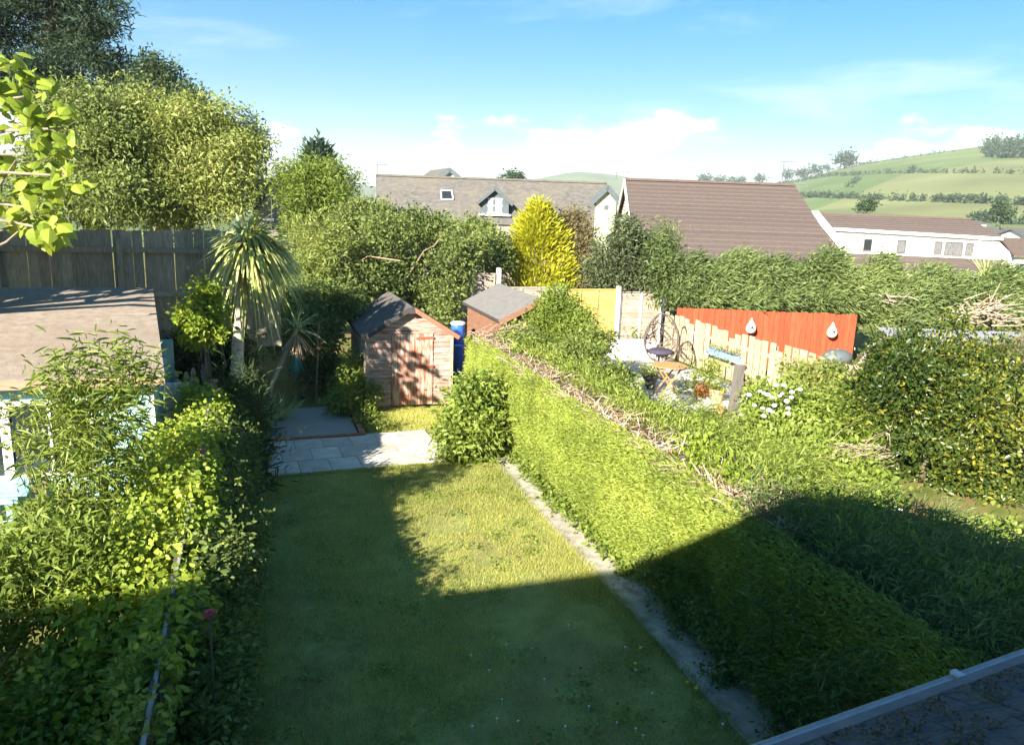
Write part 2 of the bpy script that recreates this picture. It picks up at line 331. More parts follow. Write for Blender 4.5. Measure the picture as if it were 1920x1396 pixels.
def blade_field(name, P, Lm, mat, label=None, lean=.35, w=.006, kind='stuff'):
    n = len(P); t = np.clip(.45+.16*lump(P, .9)+.14*lump(P, 3.2)+.2*rng.normal(0, 1, n), 0, 1)
    A = np.array([0, 0, 1.])+rng.normal(0, lean, (n, 3)); A = nrm(A); sd = nrm(np.cross(A, rng.normal(0, 1, (n, 3)))); Ln = (Lm*rng.uniform(.6, 1.4, n)*(1+.35*lump(P, 2.1)))[:, None]
    v = np.stack([P-sd*w/2, P+sd*w/2, P+A*Ln], 1).reshape(-1, 3); f = np.arange(3*n).reshape(-1, 3)
    o = mesh_obj(name, arr_mesh(name, v, f, np.repeat(t, 3)), mat); return tag(o, label, 'grass' if label else None, kind=kind)
LAWN = surf('lawn_turf', [(.13,.165,.05), (.23,.25,.075), (.33,.31,.10)], 3.2, bump=.6, bscale=60, rough=.95, spec=.1, coarse=(1.3, (.20,.16,.07), .65))
def sheet(name, pts, z, mat, n=1, kind='structure'):
    b = MB(); b.slab([(p[0], p[1], -.3) for p in pts], (0, 0, z+.3)); o = b.build(name, mat); return tag(o, kind=kind)
sheet('lawn', [(-.25, .2), (3.58, .2), (3.58, 11.62), (3.0, 11.66), (-.25, 11.45)], .006, LAWN)
sheet('grass_verge', [(1.86, 13.25), (4.0, 13.25), (4.0, 15.1), (1.86, 15.1)], .004, LAWN)
n = 150000; Pg = np.stack([rng.uniform(-.25, 3.6, n), rng.uniform(2.6, 11.7, n), np.full(n, .004)], 1); Pg[:, 0] += .03*np.sin(Pg[:, 1]*5)
_w = lump(Pg, 1.9)+.6*lump(Pg, 5); Pg = Pg[(_w > -1.1) | (rng.random(n) < .3)]
blade_field('lawn_grass', Pg, .045, LM('grass'), 'short mown lawn grass between the shrubs and the concrete path')
n = 9000; _e = np.concatenate([np.stack([3.57+rng.normal(0, .03, n//3), rng.uniform(3, 11.7, n//3)], 1), np.stack([rng.uniform(-.1, 3.3, n//3), 11.43+rng.normal(0, .03, n//3)], 1), np.stack([-.12+np.abs(rng.normal(0, .08, n//3)), rng.uniform(3, 11.4, n//3)], 1)])
blade_field('edge_grass', np.column_stack([_e, np.full(len(_e), .004)]), .075, LM('grass'), 'longer uncut grass along the lawn edges')
n = 2200; _c = rng.uniform((0, 3), (3.5, 11.3), (60, 2)); _q = _c[rng.choice(60, n)]+rng.normal(0, .09, (n, 2)); _v, _f, _t = kites(np.column_stack([_q, np.full(n, .03)]), rng.normal(0, 1, (n, 3))*(1, 1, .2)+(0, 0, .15), rng.normal(0, 1, (n, 3))*(1, 1, .2), .035, .026, .1, .1, np.clip(rng.normal(.45, .2, n), 0, 1), True); tag(mesh_obj('clover', arr_mesh('clover', _v, _f, _t), LM('light')), 'flat patches of clover leaves in the lawn', 'clover', kind='stuff')
n = 14000; Pg = np.stack([rng.uniform(1.9, 3.95, n), rng.uniform(13.3, 15.0, n), np.full(n, .004)], 1)
blade_field('verge_grass', Pg, .07, LM('grass'), 'rough grass strip in front of the peeling shed door')
n = 26000; Pg = np.stack([rng.uniform(6, 9.6, n), rng.uniform(4.5, 12, n), np.zeros(n)], 1); Pg = Pg[lump(Pg, 1.2) > -.25]
blade_field('rough_grass', Pg, .09, LM('grass'), 'patchy rough grass beside the glossy camellia', w=.009)
# path
CONC = surf('path_concrete', [(.22,.19,.15), (.40,.36,.29), (.54,.49,.41)], 7, bump=.7, bscale=45, rough=.95, spec=.15, dist=.015, coarse=(1.2, (.22,.2,.15), .6))
def path():
    b = MB(); ys = np.linspace(.4, 11.75, 40); l = [(3.57+.012*math.sin(y*2.3)+.012*math.sin(y*9), y) for y in ys]; r = [(4.02+.25*max(0, 1-(y-1)/6)+.03*math.sin(y*3.1), y) for y in ys]
    b.slab([(x, y, -.2) for x, y in l[::-1]]+[(x, y, -.2) for x, y in r], (0, 0, .225)); tag(b.build('path', CONC), kind='structure')
path()
# patio slabs, pad, brick edging
SLAB = surf('paving_slab', [(.40,.36,.31), (.53,.48,.42), (.62,.57,.50)], 4, rand=.13, bump=.35, bscale=40, rough=.9, spec=.2, coarse=(3, (.36,.30,.22), .4))
pat = tag(sheet('patio', [(.06, 11.36), (3.05, 11.52), (3.0, 13.22), (.02, 13.1)], .008, surf('patio_sand', [(.12,.10,.07), (.2,.17,.12)], 20)), kind='structure'); WL[pat] = np.zeros(3)
rotp = R(3.2)
for r_ in range(3):
    for c_ in range(-1, 7):
        x = .13+c_*.465+(.23 if r_ % 2 else 0); y = 11.43+r_*.585
        x0, x1 = max(x, .13), min(x+.455, 2.95)
        if x1-x0 < .08: continue
        me = boxmesh('slab', 0, x1-x0, 0, .57, -.03, .03+rng.uniform(-.004, .004), SLAB)
        px_, py_ = x0-.13, y-11.43
        piece('slab', me, pat, (.13+px_*math.cos(rotp)-py_*math.sin(rotp)*.3, 11.43+py_+px_*math.sin(rotp), 0), (R(rng.uniform(-.4, .4)), R(rng.uniform(-.4, .4)), rotp+R(rng.uniform(-.4, .4))))
pad = sheet('concrete_pad', [(.0, 13.24), (1.66, 13.34), (1.66, 15.3), (.0, 15.2)], .03, surf('pad_concrete', [(.26,.245,.22), (.38,.36,.32)], 3, bump=.4, bscale=50, coarse=(1.5, (.24,.22,.18), .6)))
BRICK = surf('red_brick', [(.26,.09,.05), (.36,.14,.08), (.42,.2,.13)], 8, rand=.25, bump=.4)
bm_ = boxmesh('brick', -.105, .105, -.05, .05, 0, .06, BRICK)
for i in range(8): piece('brick', bm_, pad, (.12+i*.217, 13.18+.006*i, 0), (0, 0, R(3.4+rng.uniform(-1, 1))))
for i in range(8): piece('brick', bm_, pad, (1.74, 13.3+i*.217, 0), (0, 0, R(90+rng.uniform(-2, 2))))
# neighbour's paved terrace, right
FLAG = surf('flagstone', [(.42,.40,.37), (.56,.54,.50), (.66,.63,.58)], 3, rand=.12, bump=.3, bscale=30)
ter = sheet('terrace', [(7.7, 13.4), (11.0, 13.4), (11.0, 20.3), (7.7, 20.3)], .006, surf('terrace_joint', [(.2,.18,.15), (.3,.27,.22)], 15)); WL[ter] = np.zeros(3)
fm = boxmesh('flagstone', 0, .585, 0, .585, -.02, .022, FLAG)
for i in range(5):
    for j in range(11): piece('flagstone', fm, ter, (7.78+i*.6+(.3 if j % 2 else 0)*(i < 4), 13.5+j*.6, 0), (R(rng.uniform(-.3, .3)), R(rng.uniform(-.3, .3)), 0))
# small flowers in the lawn
def flower(name, label, cat, loc, col, r, group):
    b = MB(); x, y, z = loc; b.lathe((x, y, z), [(r*.25, 0), (r, .006), (r*.8, .012), (r*.2, .014)], 9); b.tube([(x, y, 0), (x, y, z)], .002, 4)
    tag(b.build(name, plain('petal_'+col[0], col[1], .8), loc=(x, y, 0)), label, cat, group)
for px, py in ((768,912),(788,1043),(1290,1258),(1288,1290),(1304,1302),(741,913),(1030,975),(938,975),(1190,1255),(1200,1225)):
    p = G(px, py); flower('dandelion', 'yellow dandelion flower in the mown lawn', 'flower', (p[0], p[1], .06), ('yellow', (.75,.5,.02)), .018, 'dandelions in the lawn')
for i in range(22):
    px, py = (rng.uniform(880, 1360), rng.uniform(1180, 1390)); p = G(px, py)
    if p[0] < 3.5: flower('daisy', 'tiny white daisy in the shaded lawn', 'flower', (p[0], p[1], .05), ('white', (.75,.75,.7)), .011, 'daisies in the lawn')
# ================================================================== OWN HOUSE (casts the shade) and its extension roof
RENDER = surf('pale_render', [(.5,.48,.43), (.6,.58,.53)], 4, bump=.3)
def own_house():
    t = thing('house', 'rendered house that overlooks the garden, behind the viewpoint', 'house', (-4, -3.6, 0))
    prof = [(-14, 0), (5.2, 0), (5.2, 2.9), (1.75, 4.50), (.73, 4.98), (-.2, 5.40), (-1.3, 5.62), (-2.2, 5.30), (-14, 5.30)]
    b = MB(); b.slab([(x, -.13, z) for x, z in prof], (0, -7, 0)); b.build('wall', RENDER, t)
    top = prof[2:]; b = MB()
    for (x0, z0), (x1, z1) in zip(top[:-1], top[1:]): b.slab([(x0, -.1, z0+.002), (x1, -.1, z1+.002), (x1, -7.2, z1+.002), (x0, -7.2, z0+.002)], (0, 0, .06))
    b.build('roof', surf('house_tile', [(.12,.09,.08), (.2,.15,.13)], 6), t)
own_house()
def ext_roof():
    t = thing('extension', 'single-storey extension with a mossy dark roof and a grey gutter', 'extension', (4.2, .9, 0))
    g0, g1 = G(1425, 1396, 2.42), G(1920, 1220, 2.42); d = (g1-g0)/np.linalg.norm(g1-g0); nin = np.array([d[1], -d[0], 0.])                              # towards the house
    if nin[1] > 0: nin = -nin
    A = g0-d*.45+nin*.05; B = g1+d*2.6+nin*.05
    MOSS = surf('mossy_tile', [(.06,.06,.07), (.11,.105,.11), (.17,.145,.12)], 5, (1, 1.8, 1), bump=1.0, bscale=14, dist=.05, rough=.95, spec=.15, coarse=(2.2, (.10,.085,.04), .75))
    FELT = surf('verge_felt', [(.11,.11,.12), (.17,.165,.175)], 6, bump=.4, spec=.2)
    b = MB(); w0 = A+nin*.25; w1 = B+nin*.25
    b.slab([(w0[0], w0[1], 0), (w1[0], w1[1], 0), (B[0], -.125, 0), (A[0], -.125, 0)], (0, 0, 2.3)); b.build('wall', RENDER, t)
    # felt eaves strip, then courses of rough tile, each lapped over the one below
    def q(s, o): return A+d*s+nin*o
    Ltot = np.linalg.norm(B-A); rise = .30
    def strip(o0, o1, lift, th, name, mat, wob=0):
        bb = MB(); k = 26; top = []; bot = []
        for i in range(k+1):
            s = Ltot*i/k; oo = o0+wob*(rng.random()-.5); p = q(s, oo); r_ = q(s, o1); bot.append((p[0], p[1], 2.44+oo*rise+lift)); top.append((r_[0], r_[1], 2.44+o1*rise+lift-.012))
        bb.slab(bot+top[::-1], (0, 0, th)); return bb.build(name, mat, t)
    strip(.0, 2.05, 0, .02, 'felt', FELT, 0)
    yaw_ = math.atan2(d[1], d[0]); sm_ = boxmesh('slate', 0, .137, 0, .17, 0, .012, MOSS); pit = math.atan(rise)
    strip(.08+12*.118, 2.02, .02, .02, 'upper_slates', MOSS)
    for i in range(12):
        for j in range(3, 24):
            c = q((j+.5*(i % 2))*.14, .085+i*.118); piece('slate', sm_, t, (c[0]+d[0]*.137, c[1]+d[1]*.137, 2.462+(.085+i*.118)*rise+.012), (math.atan(rise)-.05+R(rng.uniform(-1.4, 1.4)), R(rng.uniform(-1.2, 1.2)), yaw_+math.pi))
    n_ = 30000; ss = rng.uniform(0, Ltot, n_); oo = rng.uniform(.10, 2.0, n_); Pm = np.array([q(a, b_) for a, b_ in zip(ss, oo)]); Pm[:, 2] = 2.475+oo*rise+.016; kk = lump(Pm, 7)+.6*lump(Pm, 21) > .15; Pm = Pm[kk]
    vv, ff, tt = kites(Pm, rng.normal(0, .6, (len(Pm), 3))+(0, 0, .7), rng.normal(0, 1, (len(Pm), 3)), .016, .011, .2, .1, rng.random(len(Pm))); mesh_obj('moss', arr_mesh('moss', vv-WL[t], ff, tt), leafmat('moss_tuft', [(.10,.085,.05), (.15,.13,.065), (.20,.165,.09)], trans=.1, rough=.9), t)['kind'] = 'stuff'
    GUT = plain('gutter_grey', (.50,.51,.53), .35)
    gu = MB(); k = 9
    for s0, s1, nm in ((0, Ltot, 'gutter'),):
        P0, P1 = A-nin*.022, B-nin*.022; vs = []; fs = []
        for e in (P0, P1):
            for a in np.linspace(math.pi, 2*math.pi, k): vs.append(e+nin*.022*math.cos(a)+np.array([0, 0, 2.44+.022*math.sin(a)-e[2]+0]))
            for a in np.linspace(2*math.pi, math.pi, k): vs.append(e+nin*.017*math.cos(a)+np.array([0, 0, 2.444+.017*math.sin(a)-e[2]]))
        m = 2*k; fs = [(i, (i+1) % m, m+(i+1) % m, m+i) for i in range(m)]+[tuple(range(m)), tuple(range(2*m-1, m-1, -1))]
        gu.add(vs, fs)
    go = gu.build('gutter', GUT, t)
    for px in (1782,):
        p = G(px, 1268, 2.42); s = (p-A).dot(d)
        for ds in (0, 1.25): c = q(s+ds, -.022); MB().beam((c[0]-nin[0]*.026, c[1]-nin[1]*.026, 2.447), (c[0]+nin[0]*.03, c[1]+nin[1]*.03, 2.447), .03, .014).build('bracket', plain('bracket_grey', (.5,.52,.55)), go)
    MB().beam(A-nin*.004-np.array([0, 0, .0])+(0, 0, 2.36-A[2]), B-nin*.004+(0, 0, 2.36-B[2]), .02, .14).build('fascia', WHITE, t)
ext_roof()
# ================================================================== MAIN SHED
PEEL = surf('peeling_red_board', [(.24,.10,.07), (.31,.185,.145), (.40,.31,.265), (.47,.405,.36)], 3.2, (1,1,7), rand=.14, bump=.4, rough=.9, spec=.15, lo=.30, hi=.68)
PEELV = surf('peeling_red_door', [(.30,.09,.05), (.36,.14,.09), (.46,.32,.25), (.56,.49,.42)], 3.4, (7,7,1), rand=.14, bump=.4, rough=.9, spec=.15, lo=.32, hi=.66)
TAN = surf('warm_side_board', [(.32,.19,.13), (.42,.31,.23), (.50,.42,.33)], 3, (1,1,6), rand=.12, bump=.35, rough=.9, spec=.15)
FELT = surf('roof_felt', [(.075,.064,.056), (.11,.096,.085), (.15,.132,.118)], 6, bump=.5, bscale=80, rough=.95, spec=.15, coarse=(1.4, (.11,.1,.095), .5))
BARGE = plain('black_barge', (.05,.045,.045), .8)
def shed():
    x0, x1, y0, y1, ev, rd = 2.04, 3.78, 14.93, 17.40, 1.50, 2.03; xm = (x0+x1)/2
    t = thing('garden_shed', 'weathered garden shed with peeling red-brown boards and black felt roof', 'shed', (xm, y0, 0))
    b = MB(); b.slab([(x0+.02, y0+.02, .06), (x1-.02, y0+.02, .06), (x1-.02, y0+.02, ev-.03), (xm, y0+.02, rd-.05), (x0+.02, y0+.02, ev-.03)], (0, y1-y0-.04, 0)); b.build('wall_core', surf('shed_inside', [(.05,.03,.02), (.09,.06,.04)], 6), t)
    dx0, dx1, dz1 = 2.53, 3.36, 1.53; h = .118; z = .06; k = 0
    while z < rd-.1:
        zt = min(z+h-.006, rd-.03)
        def lim(zz): return (x0, x1) if zz <= ev else (x0+(zz-ev)/(rd-ev)*(xm-x0), x1-(zz-ev)/(rd-ev)*(x1-xm))
        segs = [(x0+.045, dx0-.004), (dx1+.004, x1-.045)] if zt <= dz1+.02 else [(None, None)]
        for a, c in segs:
            if a is None:
                l0, l1 = lim(z), lim(zt); P_ = [(l0[0]+.02, y0, z), (l0[1]-.02, y0, z), (l1[1]-.02, y0+.004, zt), (l1[0]+.02, y0+.004, zt)]
            else: P_ = [(a, y0-.006, z), (c, y0-.006, z), (c, y0+.006, zt), (a, y0+.006, zt)]
            MB().slab(P_, (0, .016, 0)).build('board', PEEL, t)
        if zt < ev+.02:
            MB().slab([(x0-.006, y1, z), (x0-.006, y0+.05, z), (x0+.006, y0+.05, zt), (x0+.006, y1, zt)], (.014, 0, 0)).build('board', TAN, t)
            MB().slab([(x1+.006, y0+.05, z), (x1+.006, y1, z), (x1-.006, y1, zt), (x1-.006, y0+.05, zt)], (-.014, 0, 0)).build('board', TAN, t)
        z += h; k += 1
    for x in (x0, x1-.045): MB().box(x-.012, x+.045, y0-.016, y0+.035, .05, ev).build('corner_trim', TAN, t)
    d = MB().box(dx0+.002, dx1-.002, y0-.004, y0+.004, .07, dz1-.004).build('door', PEELV, t)
    nb = 7; w = (dx1-dx0)/nb
    for i in range(nb):
        off = -.018 if i < 4 else -.024
        MB().box(dx0+i*w+.003, dx0+(i+1)*w-.003, y0+off, y0-.005, .08, dz1-.01).build('board', PEELV, d)
    for zz in (1.42, .84): MB().slab([(3.02, y0-.034, zz-.02), (3.38, y0-.034, zz-.005), (3.38, y0-.034, zz+.045), (3.02, y0-.034, zz+.03)], (0, .009, 0)).build('hinge', surf('rust_strap', [(.24,.06,.03), (.34,.11,.06)], 9), d)
    MB().box(dx0-.03, dx1+.03, y0-.02, y0-.004, dz1+.003, dz1+.03).build('door_lintel', TAN, d)
    # roof: two felted slopes with a little overhang, folded edge
    ov, oy0, oy1 = .09, y0-.13, y1+.1; s = (rd-ev)/(xm-x0)
    for nm, xe in (('roof_slope', x0-ov), ('roof_slope', x1+ov)):
        ze = rd-s*abs(xm-xe); ym = (oy0+oy1)/2
        for a, c, l in ((oy0, ym+.03, .006), (ym, oy1, .0)):
            P_ = [(xm, a, rd+.03+l), (xm, c, rd+.03+l), (xe, c, ze+.03+l), (xe, a, ze+.03+l)]
            if xe > xm: P_ = P_[::-1]
            MB().slab(P_, (0, 0, .014)).build(nm, FELT, t)
        MB().beam((xe, oy0, ze+.015), (xe, oy1, ze+.015), .012, .07).build('drip_edge', BARGE, t)
        MB().beam((xm+(.03 if xe > xm else -.03), oy0-.012, rd+.0), (xe, oy0-.012, ze+.0), .02, .085).build('bargeboard', BARGE if xe < xm else surf('red_barge', [(.26,.1,.06), (.36,.16,.1)], 7), t)
    MB().slab([(xm-.06, oy0-.03, rd-.09), (xm+.06, oy0-.03, rd-.09), (xm+.05, oy0-.03, rd+.03), (xm-.05, oy0-.03, rd+.03)], (0, .014, 0)).build('apex_block', BARGE, t)
    for x in (x0+.1, xm, x1-.1): MB().box(x-.06, x+.06, y0+.06, y1-.1, 0, .06).build('bearer', surf('old_timber', [(.14,.09,.06), (.24,.17,.12)], 6), t)
shed()
def brick_pile():
    t = thing('brick_stack', 'few old red bricks beside the shed front corner', 'bricks', (2.0, 14.9, 0))
    for i, (x, y, z) in enumerate(((1.86, 14.82, .0), (1.87, 14.96, .0), (1.87, 14.88, .062), (1.87, 15.14, 0))): piece('brick', bm_, t, (x, y, z+.006), (0, 0, R(rng.uniform(-10, 12))))
brick_pile()
# ================================================================== SECOND SHED (neighbour)
def shed2():
    x0, x1, y0, y1, ev, rd = 4.98, 6.62, 15.5, 18.3, 1.72, 2.12; xm = (x0+x1)/2; RB = surf('red_brown_board', [(.17,.085,.055), (.25,.13,.08)], 4, (1,1,6), rand=.12, bump=.3)
    t = thing('brown_shed', 'low brown shed with clean grey felt roof behind the hedge', 'shed', (xm, y0, 0))
    MB().slab([(x0+.02, y0+.02, 0), (x1-.02, y0+.02, 0), (x1-.02, y0+.02, ev-.03), (xm, y0+.02, rd-.05), (x0+.02, y0+.02, ev-.03)], (0, y1-y0-.04, 0)).build('wall', RB, t)
    z = .02
    while z < ev-.02:
        zt = min(z+.136, ev-.005)
        MB().slab([(x0-.004, y1, z), (x0-.004, y0, z), (x0+.008, y0, zt), (x0+.008, y1, zt)], (.012, 0, 0)).build('board', RB, t)
        MB().slab([(x0+.02, y0-.004, z), (x1, y0-.004, z), (x1, y0+.008, zt), (x0+.02, y0+.008, zt)], (0, .012, 0)).build('board', RB, t)
        z += .14
    G2 = surf('new_grey_felt', [(.14,.13,.125), (.19,.18,.17)], 8, bump=.35, bscale=90, spec=.15)
    s = (rd-ev)/(xm-x0)
    for xe in (x0-.1, x1+.1):
        ze = rd-s*abs(xm-xe); P_ = [(xm, y0-.14, rd+.02), (xm, y1+.1, rd+.02), (xe, y1+.1, ze+.02), (xe, y0-.14, ze+.02)]
        MB().slab(P_ if xe < xm else P_[::-1], (0, 0, .02)).build('roof_slope', G2, t)
        MB().beam((xe, y0-.14, ze+.0), (xe, y1+.1, ze+.0), .015, .06).build('drip_edge', BARGE, t)
        MB().beam((xm, y0-.15, rd-.03), (xe, y0-.15, ze-.03), .02, .11).build('bargeboard', RB, t)
shed2()
# blue drums between shed and hedge
def drums():
    BL = plain('blue_plastic', (.03,.13,.52), .4)
    for i, (x, y, z0, h, r, lab) in enumerate(((4.5, 17.35, 0, 1.36, .16, 'tall blue plastic drum with a white lid strap between the sheds'), (4.36, 16.6, 0, .95, .14, 'narrow blue plastic drum wedged between shed and hedge'))):
        t = thing('plastic_drum', lab, 'drum', (x, y, z0)); zz = Zp(862, 600 if i == 0 else 640, 16.4)
        hh = h
        MB().lathe((x, y, z0), [(r*.93, 0), (r, .03), (r, hh*.3), (r*1.05, hh*.32), (r, hh*.35), (r, hh*.65), (r*1.05, hh*.67), (r, hh*.7), (r, hh-.06), (r*.9, hh)], 18).build('body', BL, t, smooth=True)
        MB().lathe((x, y, z0+hh-.05), [(r*1.06, 0), (r*1.06, .04), (r*.9, .055)], 18).build('lid', WHITE if i == 0 else BL, t)
drums()
# ================================================================== FENCES
GREYW = surf('grey_fence_wood', [(.20,.165,.125), (.30,.25,.19), (.38,.325,.25)], 5, (6,6,1), rand=.18, bump=.4, rough=.92, spec=.12)
WEATH = surf('weathered_fence_wood', [(.24,.18,.135), (.34,.275,.215), (.43,.37,.30)], 4, (1,1,6), rand=.13, bump=.4, rough=.92, spec=.12)
YEL = surf('yellow_fence_wood', [(.42,.27,.075), (.50,.34,.105), (.56,.40,.14)], 4, (1,1,5), rand=.07, bump=.25, rough=.85, spec=.15)
PALE = surf('pale_picket_wood', [(.27,.21,.13), (.38,.305,.20), (.46,.39,.275)], 4, (6,6,1), rand=.14, bump=.35, rough=.9, spec=.15)
REDF = surf('red_fence_paint', [(.36,.045,.018), (.44,.062,.026), (.47,.075,.035)], 5, (5,5,1), rand=.14, bump=.25, rough=.75, spec=.2)
CPOST = surf('concrete_post', [(.42,.38,.33), (.56,.52,.46)], 6, bump=.3)
def left_fence():
    Y = 14.5; xa, xb = -5.2, .35
    t = thing('board_fence', 'tall grey vertical board fence on the bank behind the felt-roofed hut', 'fence', (-2.4, Y, 1.35))
    mes = [boxmesh('board', 0, .1545, -.011, .011, 0, 2.0, GREYW) for _ in range(3)]
    x = xa; i = 0
    while x < xb:
        z1 = np.interp(x, (-3.8, -.6), (3.42, 3.48))+rng.uniform(-.02, .02)
        piece('board', mes[i % 3], t, (x, Y+.02+rng.uniform(-.003, .003), 1.42), (0, R(rng.uniform(-.5, .5)), 0), (1, 1, (z1-1.42)/2.0)); x += .157; i += 1
    for z in (3.12, 2.38, 1.7): MB().box(xa, xb, Y-.045, Y+.004, z-.045, z+.045).build('rail', GREYW, t)
    for x in (-3.9, -2.1, -.3): MB().box(x-.045, x+.045, Y-.1, Y-.046, 1.3, 3.3).build('post', GREYW, t)
left_fence()
def side_fence():                                   # own left boundary: capped boards, mostly overgrown
    t = thing('boundary_fence', 'overgrown dark board fence along the left border of the lawn', 'fence', (-.6, 7, 0))
    DK = surf('dark_fence_wood', [(.06,.05,.04), (.12,.10,.08)], 5, (6,6,1), rand=.2, bump=.4)
    me = boxmesh('board', -.01, .01, 0, .145, 0, 1, DK); y = 2.2
    while y < 11.1:
        piece('board', me, t, (-.60+.01*math.sin(y*3), y, .02), (0, R(rng.uniform(-.6, .6)), 0), (1, 1, 1.40+rng.uniform(-.015, .015))); y += .148
    CAP = surf('grey_cap_rail', [(.22,.2,.17), (.34,.31,.27)], 6, (6, 1, 6), bump=.3)
    for ya, yb in ((2.2, 5.2), (5.3, 8.1), (8.2, 11.0)): MB().box(-.613, -.589, ya, yb, 1.41, 1.43).build('cap_rail', CAP, t)
    for y, h in ((11.05, 1.58), (8.15, 1.52)):
        p = MB().box(-.60, -.53, y-.035, y+.035, 0, h).build('post', surf('post_wood', [(.2,.14,.1), (.32,.24,.18)], 6, (5,5,1), bump=.3), t)
        MB().lathe((-.565, y, h), [(.06, 0), (.062, .02), (.03, .035), (.02, .04)], 4).build('post_cap', BRICK, p)
side_fence()
def lean_boards():
    t = thing('leaning_boards', 'dark weathered boards propped behind the white brick wall', 'boards', (-.7, 12.3, 0))
    DK = MATS['dark_fence_wood']
    for i in range(9): MB().slab([(-.62+.03*math.sin(i*2), 11.25+i*.2, .0), (-.62, 11.43+i*.2, .0), (-.72, 11.43+i*.2, 1.62+.1*math.sin(i*1.7)), (-.72, 11.25+i*.2, 1.62+.1*math.sin(i*1.7+.5))], (-.02, 0, 0)).build('board', DK, t)
lean_boards()
def brick_wall():
    t = thing('white_brick_wall', 'small white painted brick wall beside the hut', 'wall', (-1.05, 11.3, 0))
    WB = surf('white_brick', [(.6,.56,.5), (.72,.69,.63)], 6, rand=.1, bump=.4); me = boxmesh('brick', 0, .205, -.05, .05, 0, .066, WB)
    MB().box(-1.34, -.92, 11.27, 11.36, 0, 1.5).build('mortar', surf('mortar', [(.3,.27,.22), (.4,.36,.3)], 9), t)
    for r_ in range(20):
        for c_ in range(2):
            x = -1.42+c_*.215+(.107 if r_ % 2 else 0)
            if x+.2 < -.72+.0 and (r_ < 21 or c_ < 2): piece('brick', me, t, (x, 11.31, .01+r_*.076))
brick_wall()
def waney(x0, x1, Y, z1, mat, name, label, nb=3, z0=.1, slat=.135, batten=None):
    t = thing(name, label, 'fence', ((x0+x1)/2, Y, 0)); z = z0; i = 0
    while z < z1-.03:
        zt = min(z+slat+.02, z1); a, b_ = rng.uniform(-.012, .012, 2)
        MB().slab([(x0+.02, Y-.012, z+a), (x1-.02, Y-.012, z+b_), (x1-.02, Y+.004, zt), (x0+.02, Y+.004, zt)], (0, .012, 0)).build('slat', mat, t); z += slat; i += 1
    for k in range(nb):
        x = x0+.03+(x1-x0-.06)*k/(nb-1); MB().box(x-.025, x+.025, Y-.04, Y-.014, z0, z1).build('batten', batten or mat, t)
    MB().box(x0, x1, Y-.035, Y+.03, z1, z1+.03).build('cap_rail', mat, t)
def cpost(x, Y, h, label): 
    t = thing('concrete_post', label, 'post', (x, Y, 0), 'concrete fence posts')
    MB().slab([(x-.055, Y-.06, 0), (x+.055, Y-.06, 0), (x+.055, Y-.06, h-.03), (x+.03, Y-.06, h), (x-.03, Y-.06, h), (x-.055, Y-.06, h-.03)], (0, .12, 0)).build('shaft', CPOST, t)
YF = 20.5
waney(5.0, 6.35, YF, 2.18, WEATH, 'lap_fence', 'weathered lap fence panel, the tallest, left of a concrete post', 2)
waney(6.55, 8.25, YF, 1.80, WEATH, 'lap_fence', 'weathered lap fence panel behind the brown shed roof', 4)
waney(8.35, 10.05, YF, 1.74, YEL, 'lap_fence', 'new yellow lap fence panel beside the round green bush', 4)
waney(10.2, 11.6, YF, 1.66, WEATH, 'lap_fence', 'bleached lap fence panel behind the hanging egg chair', 3, batten=WHITE)
cpost(6.45, YF, 2.36, 'pale concrete fence post beside the tallest weathered panel'); cpost(8.3, YF, 1.8, 'concrete fence post between weathered and yellow panels'); cpost(10.12, YF-.05, 1.86, 'tall pale concrete post at the end of the yellow panel')
def picket():
    t = thing('picket_fence', 'pale wooden fence of wide spaced upright boards beside the terrace', 'fence', (11.1, 15, 0)); me = [boxmesh('board', -.012, .012, 0, w, 0, 1, PALE) for w in (.185, .2, .21)]
    y = 9.6; i = 0
    while y < 19.4:
        h = 1.2+rng.uniform(-.05, .05)+(-.12 if i % 7 == 3 else 0); piece('board', me[i % 3], t, (11.1, y, .02), (R(rng.uniform(-.8, .8)), 0, 0), (1, 1, h)); y += .265; i += 1
    for z in (.35, .9): MB().box(11.114, 11.16, 9.5, 19.4, z-.04, z+.04).build('rail', PALE, t)
    for y in (9.7, 12.1, 14.5, 16.9, 19.3): MB().box(11.162, 11.25, y-.04, y+.04, 0, 1.15).build('post', PALE, t)
picket()
RA, RB_ = G(1270, 577, 1.42), G(1608, 590, 1.42)
def red_fence():
    t = thing('red_fence', 'bright orange-red painted close-board fence with two bird houses', 'fence', ((RA[0]+RB_[0])/2, (RA[1]+RB_[1])/2, 0))
    d = RB_-RA; Ln = np.linalg.norm(d); a = math.atan2(d[1], d[0]); n = int(Ln/.15); me = [boxmesh('board', 0, Ln/n-.009, -.011, .011, 0, 1, REDF) for _ in range(1)]
    for i in range(n):
        p = RA+d*i/n; piece('board', me[0], t, (p[0], p[1]+rng.uniform(-.008, .008), -.02), (0, 0, a), (1, 1, 1.42+.02+rng.uniform(-.012, .012)))
    q = np.array([-d[1], d[0], 0])/Ln
    for z in (.3, 1.2): MB().beam(RA+q*.04+(0, 0, z-1.42), RB_+q*.04+(0, 0, z-1.42), .06, .08).build('rail', REDF, t)
red_fence()
